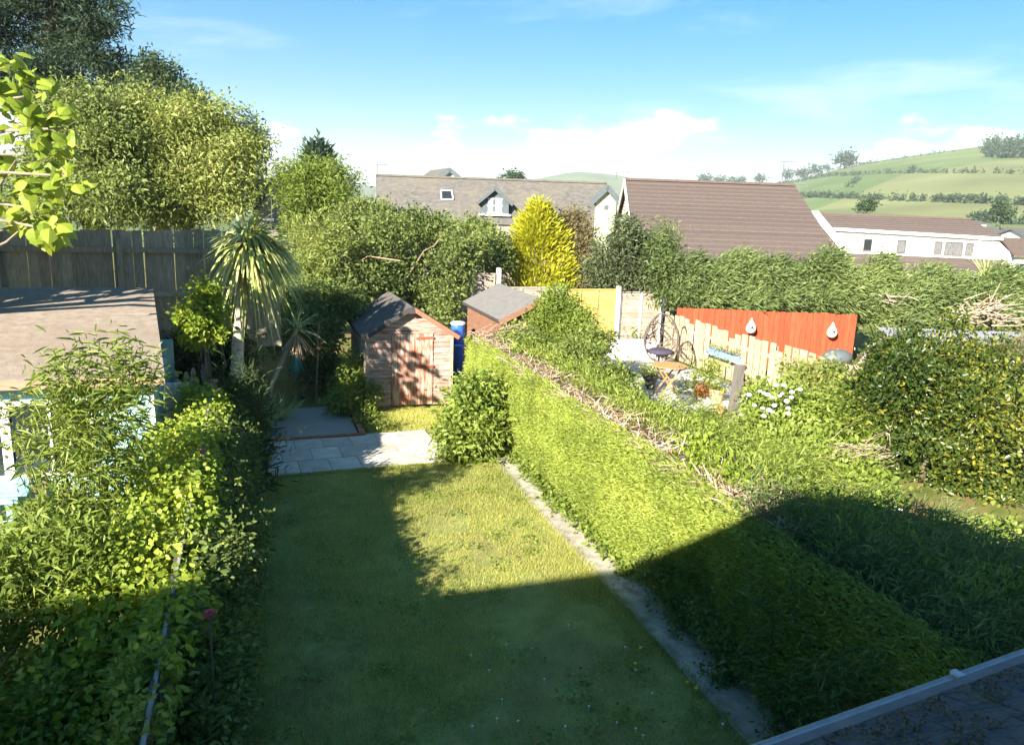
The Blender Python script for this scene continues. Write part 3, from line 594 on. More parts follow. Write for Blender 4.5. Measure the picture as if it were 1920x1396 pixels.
def bird_house(px, py, lab):
    d = RB_-RA; nrm_ = np.array([-d[1], d[0], 0]); nrm_ /= np.linalg.norm(nrm_); r = ray(px, py); tt = (RA-CAM).dot(nrm_)/r.dot(nrm_); c = CAM+r*(tt*.992)-nrm_*.02*np.sign(nrm_[1])
    t = thing('bird_house', lab, 'bird house', c-np.array([0, 0, .2]))
    MB().lathe(c-np.array([0, 0, .19]), [(.02, 0), (.09, .02), (.135, .09), (.14, .15), (.11, .24), (.06, .32), (.025, .40), (.012, .43)], 16).build('body', surf('pale_clay', [(.62,.6,.52), (.75,.73,.65)], 9), t, smooth=True)
    q = c-np.array([0, 0, .05])-nrm_*.137*np.sign(nrm_[1])
    e = np.cross(nrm_, (0, 0, 1.)); b = MB(); b.slab([q+e*.05-np.array([0,0,.02]), q-e*.05-np.array([0,0,.02]), q-e*.035+np.array([0,0,.05]), q+np.array([0,0,.09]), q+e*.035+np.array([0,0,.05])], nrm_*.02*np.sign(nrm_[1])); b.build('entrance_shade_plate', plain('hole_shade', (.03,.025,.02)), t)  # dark plate on the front, its colour standing for the shade inside the opening
    MB().tube([c+(0, 0, .23), c+(0, 0, .31)], .006, 5).build('hook', plain('dark_wire', (.05,.05,.05)), t)
bird_house(1408, 612, 'teardrop bird house on the red fence, above the picket boards'); bird_house(1560, 620, 'teardrop bird house on the red fence beside its free edge')
# ================================================================== LEFT NEIGHBOUR: felt roofed hut
def hut():
    t = thing('summer_hut', 'turquoise garden hut with a wide grey-brown felt roof', 'hut', (-3, 11, 0))
    RF = surf('brown_grey_felt', [(.19,.15,.115), (.245,.20,.16), (.30,.25,.205)], 9, bump=.5, bscale=60, rough=.95, spec=.15, coarse=(1.1, (.21,.165,.13), .6))
    br, fr = G(287, 543, 2.6), G(309, 706, 1.95); bl, fl = br+(-3.6, .05, .0), fr+(-3.9, .12, -.02)
    mid = lambda a, b, s: a+(b-a)*s
    for s0, s1, l in ((0, .36, .012), (.33, .72, .006), (.69, 1, 0)):      # three lapped felt strips
        MB().slab([mid(br, fr, s1), mid(br, fr, s0), mid(bl, fl, s0), mid(bl, fl, s1)], (0, 0, .02)).build('felt_strip', RF, t).location.z += l
    MB().slab([fr-(.02, -.02, .02), br-(.02, .02, .02), bl-(0, .02, .02), fl-(0, -.02, .02)], (0, 0, -.05)).build('roof_deck', surf('old_deal', [(.2,.14,.1), (.3,.22,.16)], 6), t)
    MB().beam(fr+(0, -.012, -.045), fl+(0, -.012, -.045), .02, .1).build('fascia', surf('fascia_timber', [(.25,.16,.10), (.38,.27,.18)], 6, (1,6,6)), t)
    TQ = surf('turquoise_paint', [(.24,.42,.44), (.32,.52,.53)], 5, (1,1,5), rand=.08, bump=.2, rough=.6)
    yw = fr[1]+.25; xr = fr[0]-.18; xl = xr-3.6
    MB().box(xl, xr, yw+.02, 12.9, 0, 1.86).build('wall', TQ, t)
    z = .02
    while z < 1.7:
        for a, c in ((xr-.62, xr),): MB().slab([(a, yw-.006, z), (c, yw-.006, z), (c, yw+.006, z+.13), (a, yw+.006, z+.13)], (0, .012, 0)).build('board', TQ, t)
        z += .135
    z = .02
    while z < .72:
        MB().slab([(xl, yw-.006, z), (xr-.63, yw-.006, z), (xr-.63, yw+.006, z+.13), (xl, yw+.006, z+.13)], (0, .012, 0)).build('board', TQ, t); z += .135
    for i in range(3):
        a = xr-.66-(i+1)*.92; w = MB().box(a+.04, a+.88, yw+.0, yw+.012, .76, 1.62).build('window', GLASS, t)
        for X0, X1, Z0, Z1 in ((a, a+.05, .72, 1.66), (a+.87, a+.92, .72, 1.66), (a+.05, a+.87, 1.61, 1.66), (a+.05, a+.87, .72, .77), (a+.44, a+.48, .77, 1.61)): MB().box(X0, X1, yw-.02, yw+.012, Z0, Z1).build('frame', WHITE, w)
    MB().box(xr-.03, xr+.02, yw-.014, yw+.03, 0, 1.84).build('corner_trim', surf('corner_paint', [(.5,.55,.5), (.6,.65,.6)], 6), t)
hut()
def blue_table():
    TB = surf('pale_blue_paint', [(.24,.52,.60), (.32,.62,.70)], 5, (5,1,1), rand=.06, bump=.15, rough=.5)
    c = G(20, 905, .74); t = thing('garden_table', 'pale blue slatted garden table beside the hut', 'table', (c[0]-.5, c[1], 0))
    for i in range(6): MB().box(c[0]-1.4, c[0]+.26-.05*i*(i > 3), c[1]-.42+i*.142, c[1]-.42+i*.142+.134, .72, .745).build('slat', TB, t)
    for x in (c[0]-1.25, c[0]+.06):
        for y in (c[1]-.34, c[1]+.32): MB().box(x-.03, x+.03, y-.03, y+.03, 0, .715).build('leg', TB, t)
    MB().box(c[0]-1.3, c[0]+.16, c[1]-.4, c[1]-.375, .63, .715).build('apron', TB, t)
    s = thing('garden_bench', 'pale blue bench seat below the slatted table', 'bench', (c[0]-.3, c[1]-.85, 0))
    for i in range(2): MB().box(c[0]-1.2, c[0]+.42, c[1]-.95+i*.14, c[1]-.95+i*.14+.13, .42, .445).build('slat', TB, s)
    for x in (c[0]-1.1, c[0]+.3): MB().box(x-.03, x+.03, c[1]-.93, c[1]-.7, 0, .415).build('leg', TB, s)
blue_table()
for k, (px, y0_, y1_, lab) in enumerate(((88, 890, 1000, 'thin bamboo cane standing beside the blue table'), (197, 905, 960, 'short pale cane leaning among the willowy leaves'))):
    p = G(px, y1_+60, .2); q = AY(px-3, y0_, p[1]); tag(MB().tube([p*(1, 1, 0), q], [.012, .009], 6).build('cane', TWIG, loc=p*(1, 1, 0)), lab, 'cane')
def rubble():
    for i, (px, py, r, lab) in enumerate(((325, 712, .13, 'pale carved stone ornament at the corner of the hut'), (350, 716, .07, 'small white stone figure beside the boundary post'), (363, 708, .06, 'upright white shell ornament behind the boundary post'))):
        p = G(px, py, 1.2); b = MB(); b.lathe(p*(1, 1, 0), [(r*.7, 0), (r*.8, .5), (r*.6, .9), (r, 1.05), (r*1.1, 1.15), (r*.5, 1.22), (r*.7, 1.27), (r*.3, 1.36)], 10)
        tag(b.build('stone_ornament', surf('pale_stone', [(.45,.38,.3), (.62,.56,.48)], 9, bump=.6), loc=p*(1, 1, 0)), lab, 'ornament')
rubble()
# ================================================================== RIGHT NEIGHBOUR: terrace furniture
WICK = plain('brown_wicker', (.10,.075,.065), .6); METAL = plain('dark_metal', (.06,.06,.065), .4)
def egg_chair():
    cx, cy = 9.55, 16.75; t = thing('egg_chair', 'brown wicker hanging egg chair on the terrace', 'chair', (cx, cy, 0))
    zc, rx, rz = .98, .44, .62; b = MB(); ax = np.array([-.45, -.89]); ax /= np.linalg.norm(ax); sd = np.array([ax[1], -ax[0]])
    def pt(a, h): # a angle round from open front, h -1..1
        w = math.sqrt(max(0, 1-h*h))*(1-.22*max(h, 0)); x = rx*w*math.sin(a); y = -rx*.9*w*math.cos(a)
        return np.array([cx+sd[0]*x+ax[0]*y*-1*-1, cy+sd[1]*x+ax[1]*y*-1*-1, zc+rz*h])
    rim = [pt(math.pi*.62, h) for h in np.linspace(-.97, .97, 16)]+[pt(-math.pi*.62, h) for h in np.linspace(.97, -.97, 16)]
    MB().tube(rim+[rim[0]], .018, 6, cap=False).build('rim', WICK, t, smooth=True)
    for i in range(190):
        a0 = rng.uniform(-1.95, 1.95); h0 = rng.uniform(-.9, .9); da, dh = rng.normal(0, .5), rng.normal(0, .35); pts = []
        for s in np.linspace(0, 1, 5):
            a = np.clip(a0+da*s, -1.95, 1.95); h = np.clip(h0+dh*s, -.96, .96); pts.append(pt(a, h))
        b.tube(pts, .010, 4, cap=False)
    b.build('wicker', WICK, t)['kind'] = 'stuff'
    m = MB(); m.lathe((cx+ax[0]*-.02, cy+ax[1]*-.02, zc-.42), [(.18, 0), (.31, .04), (.33, .09), (.26, .13)], 16); m.build('cushion', plain('plum_cushion', (.055,.045,.075), .9), t, smooth=True)
    m = MB(); k = np.array([cx-ax[0]*.62, cy-ax[1]*.62]); m.tube([(k[0], k[1], .03), (k[0], k[1], 1.45), (k[0]+ax[0]*.15, k[1]+ax[1]*.15, 1.8), (k[0]+ax[0]*.42, k[1]+ax[1]*.42, 1.93), (cx, cy, 1.86), (cx, cy, 1.8)], .025, 8); m.tube([(cx, cy, 1.84), (cx, cy, zc+rz)], .008, 5); m.build('stand', METAL, t, smooth=True)
    m = MB(); m.lathe((cx, cy, .0), [(.42, 0.024), (.42, .05), (.03, .07)], 20); m.tube([(cx, cy, .05), (k[0], k[1], .05)], .03, 6); m.build('stand_base', METAL, t)
egg_chair()
def bistro():
    p = G(1255, 684, .72); cx, cy = p[0], p[1]; OW = surf('orange_teak', [(.42,.19,.07), (.55,.29,.12)], 4, (5,1,1), bump=.2, rough=.55)
    t = thing('bistro_table', 'round orange-brown folding wooden table in front of the egg chair', 'table', (cx, cy, 0))
    for i in range(7):
        x0 = -.38+i*.109; x1 = x0+.103; k = 4; pts = [(cx+x, cy-math.sqrt(max(0, .38**2-x*x)), .70) for x in np.linspace(x0, x1, k)]+[(cx+x, cy+math.sqrt(max(0, .38**2-x*x)), .70) for x in np.linspace(x1, x0, k)]
        MB().slab(pts, (0, 0, .022)).build('slat', OW, t)
    for s in (-1, 1):
        for y in (-.16, .16): MB().beam((cx-.27*s, cy+y, .03), (cx+.27*s, cy+y*.8, .69), .035, .025).build('leg', OW, t)
    MB().box(cx-.03, cx+.03, cy-.33, cy+.33, .675, .698).build('batten', OW, t)
bistro()
TERRA = surf('terracotta', [(.46,.22,.12), (.58,.32,.20)], 6, bump=.3)
def pot(px, py, r, h, lab, key='light', pl=.22, col=None, n=500):
    p = G(px, py, .02); t = thing('plant_pot', lab, 'plant pot', (p[0], p[1], .02)); c = (p[0], p[1], .02)
    MB().lathe(c, [(r*.68, 0), (r*.9, h*.74), (r*1.04, h*.75), (r*1.06, h), (r*.95, h), (r*.9, h*.9), (r*.1, h*.88)], 18).build('pot', col or TERRA, t, smooth=False)
    if pl: foliage('foliage', [(p[0], p[1], .02+h+pl*.5, pl, pl, pl*.8)], n, .08, .03, LM(key), t, shell=.1)
pot(1343, 752, .17, .28, 'large banded terracotta pot beside the dark timber post', 'light', .12, n=200)
pot(1347, 777, .13, .2, 'small plain terracotta pot below the banded one', 'grey', 0)
pot(1313, 742, .22, .3, 'orange-red tub of yellow-green leaves on the terrace', 'lime', .42, plain('orange_tub', (.55,.10,.04)), 900)
pot(1285, 758, .16, .25, 'wire basket pot of grey-green leaves beside the table legs', 'grey', .26, plain('dark_basket', (.08,.08,.09)), 500)
pot(1165, 648, .22, .32, 'wide wooden tub of orange-green leaves behind the egg chair', 'tips', .3, surf('tub_wood', [(.3,.17,.1), (.42,.26,.17)], 6), 500)
pot(1192, 650, .16, .26, 'blue glazed pot beside the wide wooden tub', 'light', .2, plain('blue_glaze', (.14,.25,.62), .3), 300)
pot(1218, 728, .16, .3, 'dark round planter below the egg chair', 'tips', .16, plain('dark_planter', (.09,.085,.08)), 300)
def trough():
    p = AX(1358, 664, 11.0); t = thing('wall_trough', 'long blue trough hung on the picket fence with small plants', 'planter', (11.0, p[1], p[2]-.1))
    y0, y1, z = p[1]-.62, p[1]+.62, p[2]-.08; BB = plain('blue_trough', (.20,.30,.62), .45)
    MB().box(10.86, 11.08, y0, y1, z, z+.025).build('floor', BB, t)
    MB().box(10.86, 10.88, y0, y1, z+.026, z+.15).build('front_board', BB, t); MB().box(11.06, 11.08, y0, y1, z+.026, z+.15).build('back_board', BB, t)
    for y in (y0, y1-.02): MB().box(10.881, 11.059, y, y+.02, z+.026, z+.148).build('end_board', BB, t)
    foliage('foliage', [(10.97, y, z+.14, .1, .14, .07) for y in np.linspace(y0+.1, y1-.1, 6)], 500, .06, .025, LM('tips'), t, shell=.1)
    MB().box(10.89, 11.05, y0+.03, y1-.03, z+.03, z+.1).build('soil', plain('potting_soil', (.07,.05,.04)), t)
trough()
def dark_post():
    a, b = G(1370, 795, 0.), None; Y = a[1]; q = AY(1388, 682, Y); t = thing('timber_post', 'thick dark timber post standing alone among the shrubs', 'post', (a[0], a[1], 0))
    d = q-a; MB().beam(a, q, .15, .15).build('shaft', surf('dark_post_wood', [(.10,.085,.075), (.17,.15,.135)], 6, (6,6,1), bump=.5), t)
    e = d/np.linalg.norm(d); MB().beam(q, q+e*.012, .17, .17).build('cap', surf('pale_cap', [(.4,.37,.3), (.52,.48,.4)], 8), t)
dark_post()
def terrace_bench():
    p = G(1185, 668, .02); t = thing('storage_box', 'low white storage box on the terrace beside the bush', 'box', (p[0], p[1], .02))
    MB().box(p[0]-.6, p[0]+.55, p[1]-.35, p[1]+.35, .024, .40).build('body', WHITE, t); MB().box(p[0]-.63, p[0]+.58, p[1]-.38, p[1]+.38, .402, .44).build('lid', WHITE, t)
terrace_bench()
def pallet():
    a = G(1620, 690, .15); t = thing('wooden_pallet', 'old wooden pallet tilted against the end of the red fence', 'pallet', (a[0]+.9, a[1]+1.2, 0)); a = V(1612, 700, 20.6); b = V(1700, 640, 20.9)
    e1 = nrm(V(1668, 622, 21.3)-V(1610, 690, 20.4)); e2 = nrm(RH+np.array([0, 0, .05])); o = V(1606, 686, 20.4)
    for i in range(6): q = o+e2*(.04+i*.2); MB().beam(q, q+e1*1.25, .12, .02, np.cross(e1, e2)).build('slat', WEATH, t)
    nn = np.cross(e1, e2); nn /= np.linalg.norm(nn)
    for s in (.08, .62, 1.16): q = o+e1*s-nn*.06*np.sign(nn[1])*-1; MB().beam(q, q+e2*1.12, .09, .09, nn).build('bearer', WEATH, t)
    for s in (.1, 1.0): q = o+e2*s+e1*1.0; MB().tube([q, q*(1, 1, 0)+(0, .15, 0)], .03, 6).build('prop', WEATH, t)
pallet()
def bbq():
    c = V(1570, 668, 18.6); z = c[2]; t = thing('covered_barbecue', 'dark grey rounded barbecue lid behind the picket boards', 'barbecue', (c[0], c[1], 0))
    MB().lathe((c[0], c[1], z-.12), [(.40, 0), (.40, .1), (.36, .2), (.24, .27), (.05, .3)], 18, 1.0, .7).build('lid', plain('charcoal_cover', (.10,.115,.12), .5), t, smooth=True)
    MB().lathe((c[0], c[1], z-.35), [(.2, 0), (.36, .12), (.4, .22)], 18, 1.0, .7).build('bowl', METAL, t, smooth=True)
    for s in (-1, 1):
        for k in (-1, 1): MB().tube([(c[0]+.2*s, c[1]+.12*k, z-.3), (c[0]+.28*s, c[1]+.18*k, 0)], .015, 5).build('leg', METAL, t)
bbq()
def rag():
    p = G(1677, 957, 0); b = MB(); b.lathe((p[0], p[1], 0), [(.09, .0), (.11, .03), (.07, .05), (.02, .03)], 11, 1.2, .8); tag(b.build('white_bowl', WHITE, loc=(p[0], p[1], 0)), 'small white bowl lying on the bare soil', 'bowl')
rag()
def right_boards():
    t = thing('yellow_boards', 'sunlit yellow boards of a gate at the edge of the camellia', 'gate', (9.9, 7.0, 0)); o = V(1888, 990, 11.6)
    for i in range(6): q = o+RH*i*.2; z1 = o[2]+.62; MB().box(q[0], q[0]+.15, q[1], q[1]+.02, 0, z1).build('board', YEL, t)
right_boards()
def shed_roof_right():
    a = V(1770, 636, 17.5); t = thing('low_outbuilding', 'low outbuilding with a flat grey roof behind the camellia', 'outbuilding', (a[0]+1.5, a[1], 0)); z = a[2]; u0 = float(a.dot(RH))
    b = MB(F); b.box(u0-1, u0+4, 16.2, 18.3, 0, z-.05); b.build('wall', WEATH, t); b = MB(F); b.slab([(u0-1.1, 16.0, z-.22), (u0+4.1, 16.0, z-.22), (u0+4.1, 18.4, z+.05), (u0-1.1, 18.4, z+.05)], (0, 0, .05)); b.build('roof', surf('grey_flat_roof', [(.22,.22,.225), (.3,.3,.305)], 5, bump=.3), t)
shed_roof_right()
# ================================================================== HOUSES BEYOND
SLATE = surf('old_slate', [(.07,.065,.06), (.105,.097,.09), (.15,.14,.125)], 3.5, (1,1,2.5), bump=.6, bscale=8, dist=.03, rough=.85, coarse=(.5, (.14,.125,.095), .6))
TILE = surf('brown_tile', [(.085,.062,.055), (.11,.082,.072), (.135,.10,.088)], 5, (4,1,1), rand=.1, bump=.5, bscale=16, dist=.03, rough=.85, coarse=(.6, (.10,.078,.062), .5))
CREAM = surf('cream_render', [(.30,.32,.22), (.36,.38,.27)], 3, bump=.2); BLUEG = surf('grey_blue_paint', [(.065,.085,.09), (.09,.11,.12)], 5)
STONEW = surf('rubble_stone', [(.14,.12,.095), (.23,.20,.16), (.32,.28,.23)], 6, bump=.8, dist=.04); BRICKW = surf('buff_brick', [(.17,.125,.09), (.25,.19,.145)], 9, bump=.4)
def courses(t, T, a0, a1, b0, b1, n, mat, th=.035):
    """lapped tile courses between the eaves line a0-a1 and the ridge line b0-b1 (street frame)"""
    a0, a1, b0, b1 = (np.array(p, float) for p in (a0, a1, b0, b1))
    for i in range(n):
        s0, s1 = i/n, (i+1)/n+.25/n; s1 = min(s1, 1); P0, P1, Q0, Q1 = a0+(b0-a0)*s0, a1+(b1-a1)*s0, a0+(b0-a0)*s1, a1+(b1-a1)*s1
        l = np.array([0, 0, th]); b = MB(T); b.add([P0+l*.2, P1+l*.2, Q1, Q0, P0+l, P1+l, Q1+l*.25, Q0+l*.25], [(3,2,1,0),(4,5,6,7),(0,1,5,4),(1,2,6,5),(2,3,7,6),(3,0,4,7)]); b.build('tile_course', mat, t)
def aerial(px, py0, py1, v, lab, arms=3):
    p, q = V(px, py0, v), V(px, py1, v); p = p*(1, 1, 1); t = thing('tv_aerial', lab, 'aerial', p); h = q[2]-p[2]
    A_ = plain('aerial_metal', (.12,.12,.125), .4); MB().tube([p, (p[0], p[1], q[2])], .018, 6).build('mast', A_, t)
    b = MB(); top = np.array([p[0], p[1], q[2]-.02]); b.tube([top-RH*.15, top+RH*.55], .012, 5)
    for i in range(arms*2): c = top+RH*(-.1+.6*i/(arms*2-1)); b.tube([c-(0, 0, .16), c+(0, 0, .16)], .008, 4)
    b.build('antenna', A_, t)
def stone_house():
    v0, v1 = 45., 42.2; zr = Zp(900, 336, v0); ze = Zp(900, 420, v1); uL, uR = U(706, v0), U(1118, v0); uLe, uRe = U(700, v1)+.2, U(1112, v1)
    t = thing('slate_cottage', 'long stone cottage with a worn slate roof and one gabled dormer', 'house', F((uL+uR)/2, 44, 0))
    b = MB(F); b.slab([(uL+.15, v1+.3, -.3), (uR-.15, v1+.3, -.3), (uR-.15, v1+.3, ze-.03), (uL+.15, v1+.3, ze-.03)], (0, 5, 0)); b.build('wall', STONEW, t)
    for s in (uL+.15, uR-.15): b = MB(F); b.slab([(s, v1+.3, ze-.06), (s, 2*v0-v1-.3, ze-.06), (s, v0, zr-.1)], (.05, 0, 0)); b.build('gable_wall', STONEW, t)
    ro = courses(t, F, (uLe, v1, ze), (uRe, v1, ze), (uL, v0, zr), (uR, v0, zr), 13, SLATE, .03)
    b = MB(F); b.slab([(uL, v0+.02, zr), (uR, v0+.02, zr), (uR, 2*v0-v1, ze), (uL, 2*v0-v1, ze)], (0, 0, .04)); b.build('rear_slope', SLATE, t)
    b = MB(F); b.beam((uL, v0, zr+.04), (uR, v0, zr+.04), .22, .1); b.build('ridge_tile', SLATE, t)
    def on(px, py, lift=.05):   # on the front slope
        for s in np.linspace(0, 1, 400):
            vv = v1+(v0-v1)*s; zz = ze+(zr-ze)*s
            if Zp(px, py, vv) <= zz: return np.array([U(px, vv), vv, zz+lift])
    # skylight
    P_ = [on(*q) for q in ((824, 376), (843, 376), (840, 361), (823, 361))]; b = MB(F); b.slab(P_, (0, 0, .05)); s = b.build('skylight', GLASS, t)
    c = sum(P_)/4; b = MB(F)
    for i in range(4): b.beam(c+(P_[i]-c)*1.12+(0, 0, .04), c+(P_[(i+1) % 4]-c)*1.12+(0, 0, .04), .09, .08)
    b.build('frame', surf('lead_grey', [(.3,.3,.3), (.4,.4,.4)], 6), s)
    # dormer
    vd = v1+.35; zb, zt, za = Zp(918, 402, vd), Zp(918, 376, vd), Zp(918, 353, vd); ul, ur = U(894, vd), U(944, vd); um = (ul+ur)/2
    d = MB(F); d.slab([(ul, vd, zb), (ur, vd, zb), (ur, vd, zt), (um, vd, za-.1), (ul, vd, zt)], (0, 2.2, 0)); dd = d.build('dormer', BLUEG, t)
    for s, ue in ((-1, ul-.22), (1, ur+.22)):
        sl_ = (za-zt)/(um-ul); zE = za-sl_*abs(um-ue); b = MB(F); Q = [(um, vd-.25, za), (ue, vd-.25, zE), (ue, vd+2.2, zE), (um, vd+2.2, za)]; b.slab(Q if s < 0 else Q[::-1], (0, 0, .08)); b.build('dormer_roof', SLATE, dd)
        b = MB(F); b.beam((um, vd-.27, za-.02), (ue, vd-.27, zE-.02), .05, .14); b.build('bargeboard', BLUEG, dd)
    b = MB(F); b.box(ul-.1, ur+.1, vd-.12, vd-.002, zb-.06, zb+.04); b.build('sill', WHITE, dd)
    for k, (a, c_) in enumerate(((907, 916), (920, 932))):
        w = MB(F); w.box(U(a, vd), U(c_, vd), vd-.03, vd-.004, zb+.12, zt+.12); w = w.build('window', surf('net_curtain', [(.3,.3,.3), (.5,.5,.48)], 9, (5,5,1)), dd)
        for zz in (zb+.1, (zb+zt)/2+.1, zt+.1): b = MB(F); b.box(U(a, vd)-.04, U(c_, vd)+.04, vd-.05, vd-.031, zz-.03, zz+.03); b.build('frame', WHITE, w)
    # garden wall in front of it
    t2 = thing('rubble_wall', 'low rubble stone garden wall in front of the slate cottage', 'wall', F(-3, 38, 0)); b = MB(F)
    b.box(U(740, 38), U(960, 38), 38, 38.4, -.2, Zp(850, 421, 38)); b.build('stonework', STONEW, t2)
    # roof of the house behind
    t3 = thing('gabled_house', 'grey gable peeping over the ridge of the slate cottage', 'house', F(U(820, 60), 60, 0)); v = 60.; za = Zp(838, 317, v); b = MB(F); ua = U(838, v); e = 1.7; ze2 = za-1.35
    b.slab([(ua-e, v, -1), (ua+e, v, -1), (ua+e, v, ze2), (ua, v, za-.12), (ua-e, v, ze2)], (-.6, 6, 0)); b.build('wall', WHITE, t3)
    for s in (-1, 1): b = MB(F); Q = [(ua, v-.3, za), (ua+s*(e+.2), v-.3, ze2-.1), (ua+s*(e+.2)-2.2, v+6.4, ze2-.1), (ua-2.2, v+6.4, za)]; b.slab(Q if s < 0 else Q[::-1], (0, 0, .1)); b.build('roof_slope', SLATE, t3); b = MB(F); b.beam((ua, v-.33, za-.05), (ua+s*(e+.2), v-.33, ze2-.15), .05, .3); b.build('bargeboard', BLUEG, t3)
stone_house()
def cream_gable():
    v = 39.; za = Zp(1119, 348, v); ua = U(1119, v); ul, ur = U(1090, v), U(1145, v); ze = Zp(1095, 378, v); t = thing('cream_gabled_house', 'cream rendered gable with grey bargeboards beside the brown tiled roof', 'house', F(ua, v, 0)); b = MB(F)
    b.slab([(ul+.25, v, -.3), (ur-.25, v, -.3), (ur-.25, v, ze+.05), (ua, v, za-.15), (ul+.25, v, ze+.05)], (.6, 5, 0)); b.build('wall', CREAM, t)
    for s, ue in ((-1, ul), (1, ur)):
        Q = [(ua, v-.2, za), (ue, v-.2, ze), (ue+.6, v+5.2, ze), (ua+.6, v+5.2, za)]; b = MB(F); b.slab(Q if s < 0 else Q[::-1], (0, 0, .08)); b.build('roof_slope', SLATE, t); b = MB(F); b.beam((ua, v-.23, za-.06), (ue, v-.23, ze-.06), .05, .26); b.build('bargeboard', BLUEG, t)
    b = MB(F); b.box(ua-.1, ua+.1, v-.04, v-.004, Zp(1113, 388, v)-.1, Zp(1113, 388, v)+.1); b.build('vent', BLUEG, t)
cream_gable()
def brown_house():
    vr, ve = 36., 28.; zr, ze = Zp(1300, 343, vr), Zp(1370, 500, ve); u0, u1 = U(1150, vr), U(1453, vr); sk = -.5
    t = thing('brown_roof_bungalow', 'bungalow with a broad brown tiled roof and a boarded side gable', 'house', F((u0+u1)/2, 33, 0)); b = MB(F)
    b.slab([(u0+.2+sk, ve+.4, -.3), (u1-.2+sk, ve+.4, -.3), (u1-.2+sk, ve+.4, ze-.05), (u0+.2+sk, ve+.4, ze-.05)], (1, 15, 0)); b.build('wall', BRICKW, t)
    courses(t, F, (u0+sk, ve, ze), (u1+sk, ve, ze), (u0, vr, zr), (u1, vr, zr), 19, TILE, .07)
    b = MB(F); b.slab([(u0, vr+.03, zr), (u1, vr+.03, zr), (u1-sk, 2*vr-ve, ze), (u0-sk, 2*vr-ve, ze)], (0, 0, .06)); b.build('rear_slope', TILE, t)
    b = MB(F); b.beam((u0, vr, zr+.07), (u1, vr, zr+.07), .28, .1); b.build('ridge_tile', TILE, t)
    # side gable: cladding boards, white bargeboards, soil pipe
    def gp(v): return u0+.12+sk*(1-(v-ve)/(vr-ve))*1.0
    n = 22
    for i in range(n):
        z0, z1 = ze-.3+(zr-ze)*i/n, ze-.3+(zr-ze)*(i+1)/n-.02; hv = (vr-ve)*(1-(i+.5)/n)-.15
        if hv < .2: continue
        b = MB(F); b.slab([(gp(vr-hv), vr-hv, z0), (gp(vr+hv), vr+hv, z0), (gp(vr+hv)+.02, vr+hv, z1), (gp(vr-hv)+.02, vr-hv, z1)], (.03, 0, 0)); b.build('cladding_board', surf('cladding', [(.45,.40,.33), (.56,.51,.43)], 4, rand=.1), t)
    for s in (-1, 1): b = MB(F); b.beam((u0-.04, vr, zr-.05), (u0-.04+(sk if s < 0 else -sk), vr+s*(vr-ve), ze-.05), .05, .26); b.build('bargeboard', WHITE, t)
    b = MB(F); c = (gp(vr-3)-.06, vr-3.2, 0); b.tube([(c[0], c[1], .5), (c[0], c[1], ze+1.1)], .06, 7); b.build('soil_pipe', WHITE, t)
    b = MB(F); b.slab([(u1+.02+sk, ve, ze-.05), (u1+.02, vr, zr-.05), (u1+.02-sk, 2*vr-ve, ze-.05)], (.05, 0, 0)); b.build('gable_wall', BRICKW, t)
brown_house()
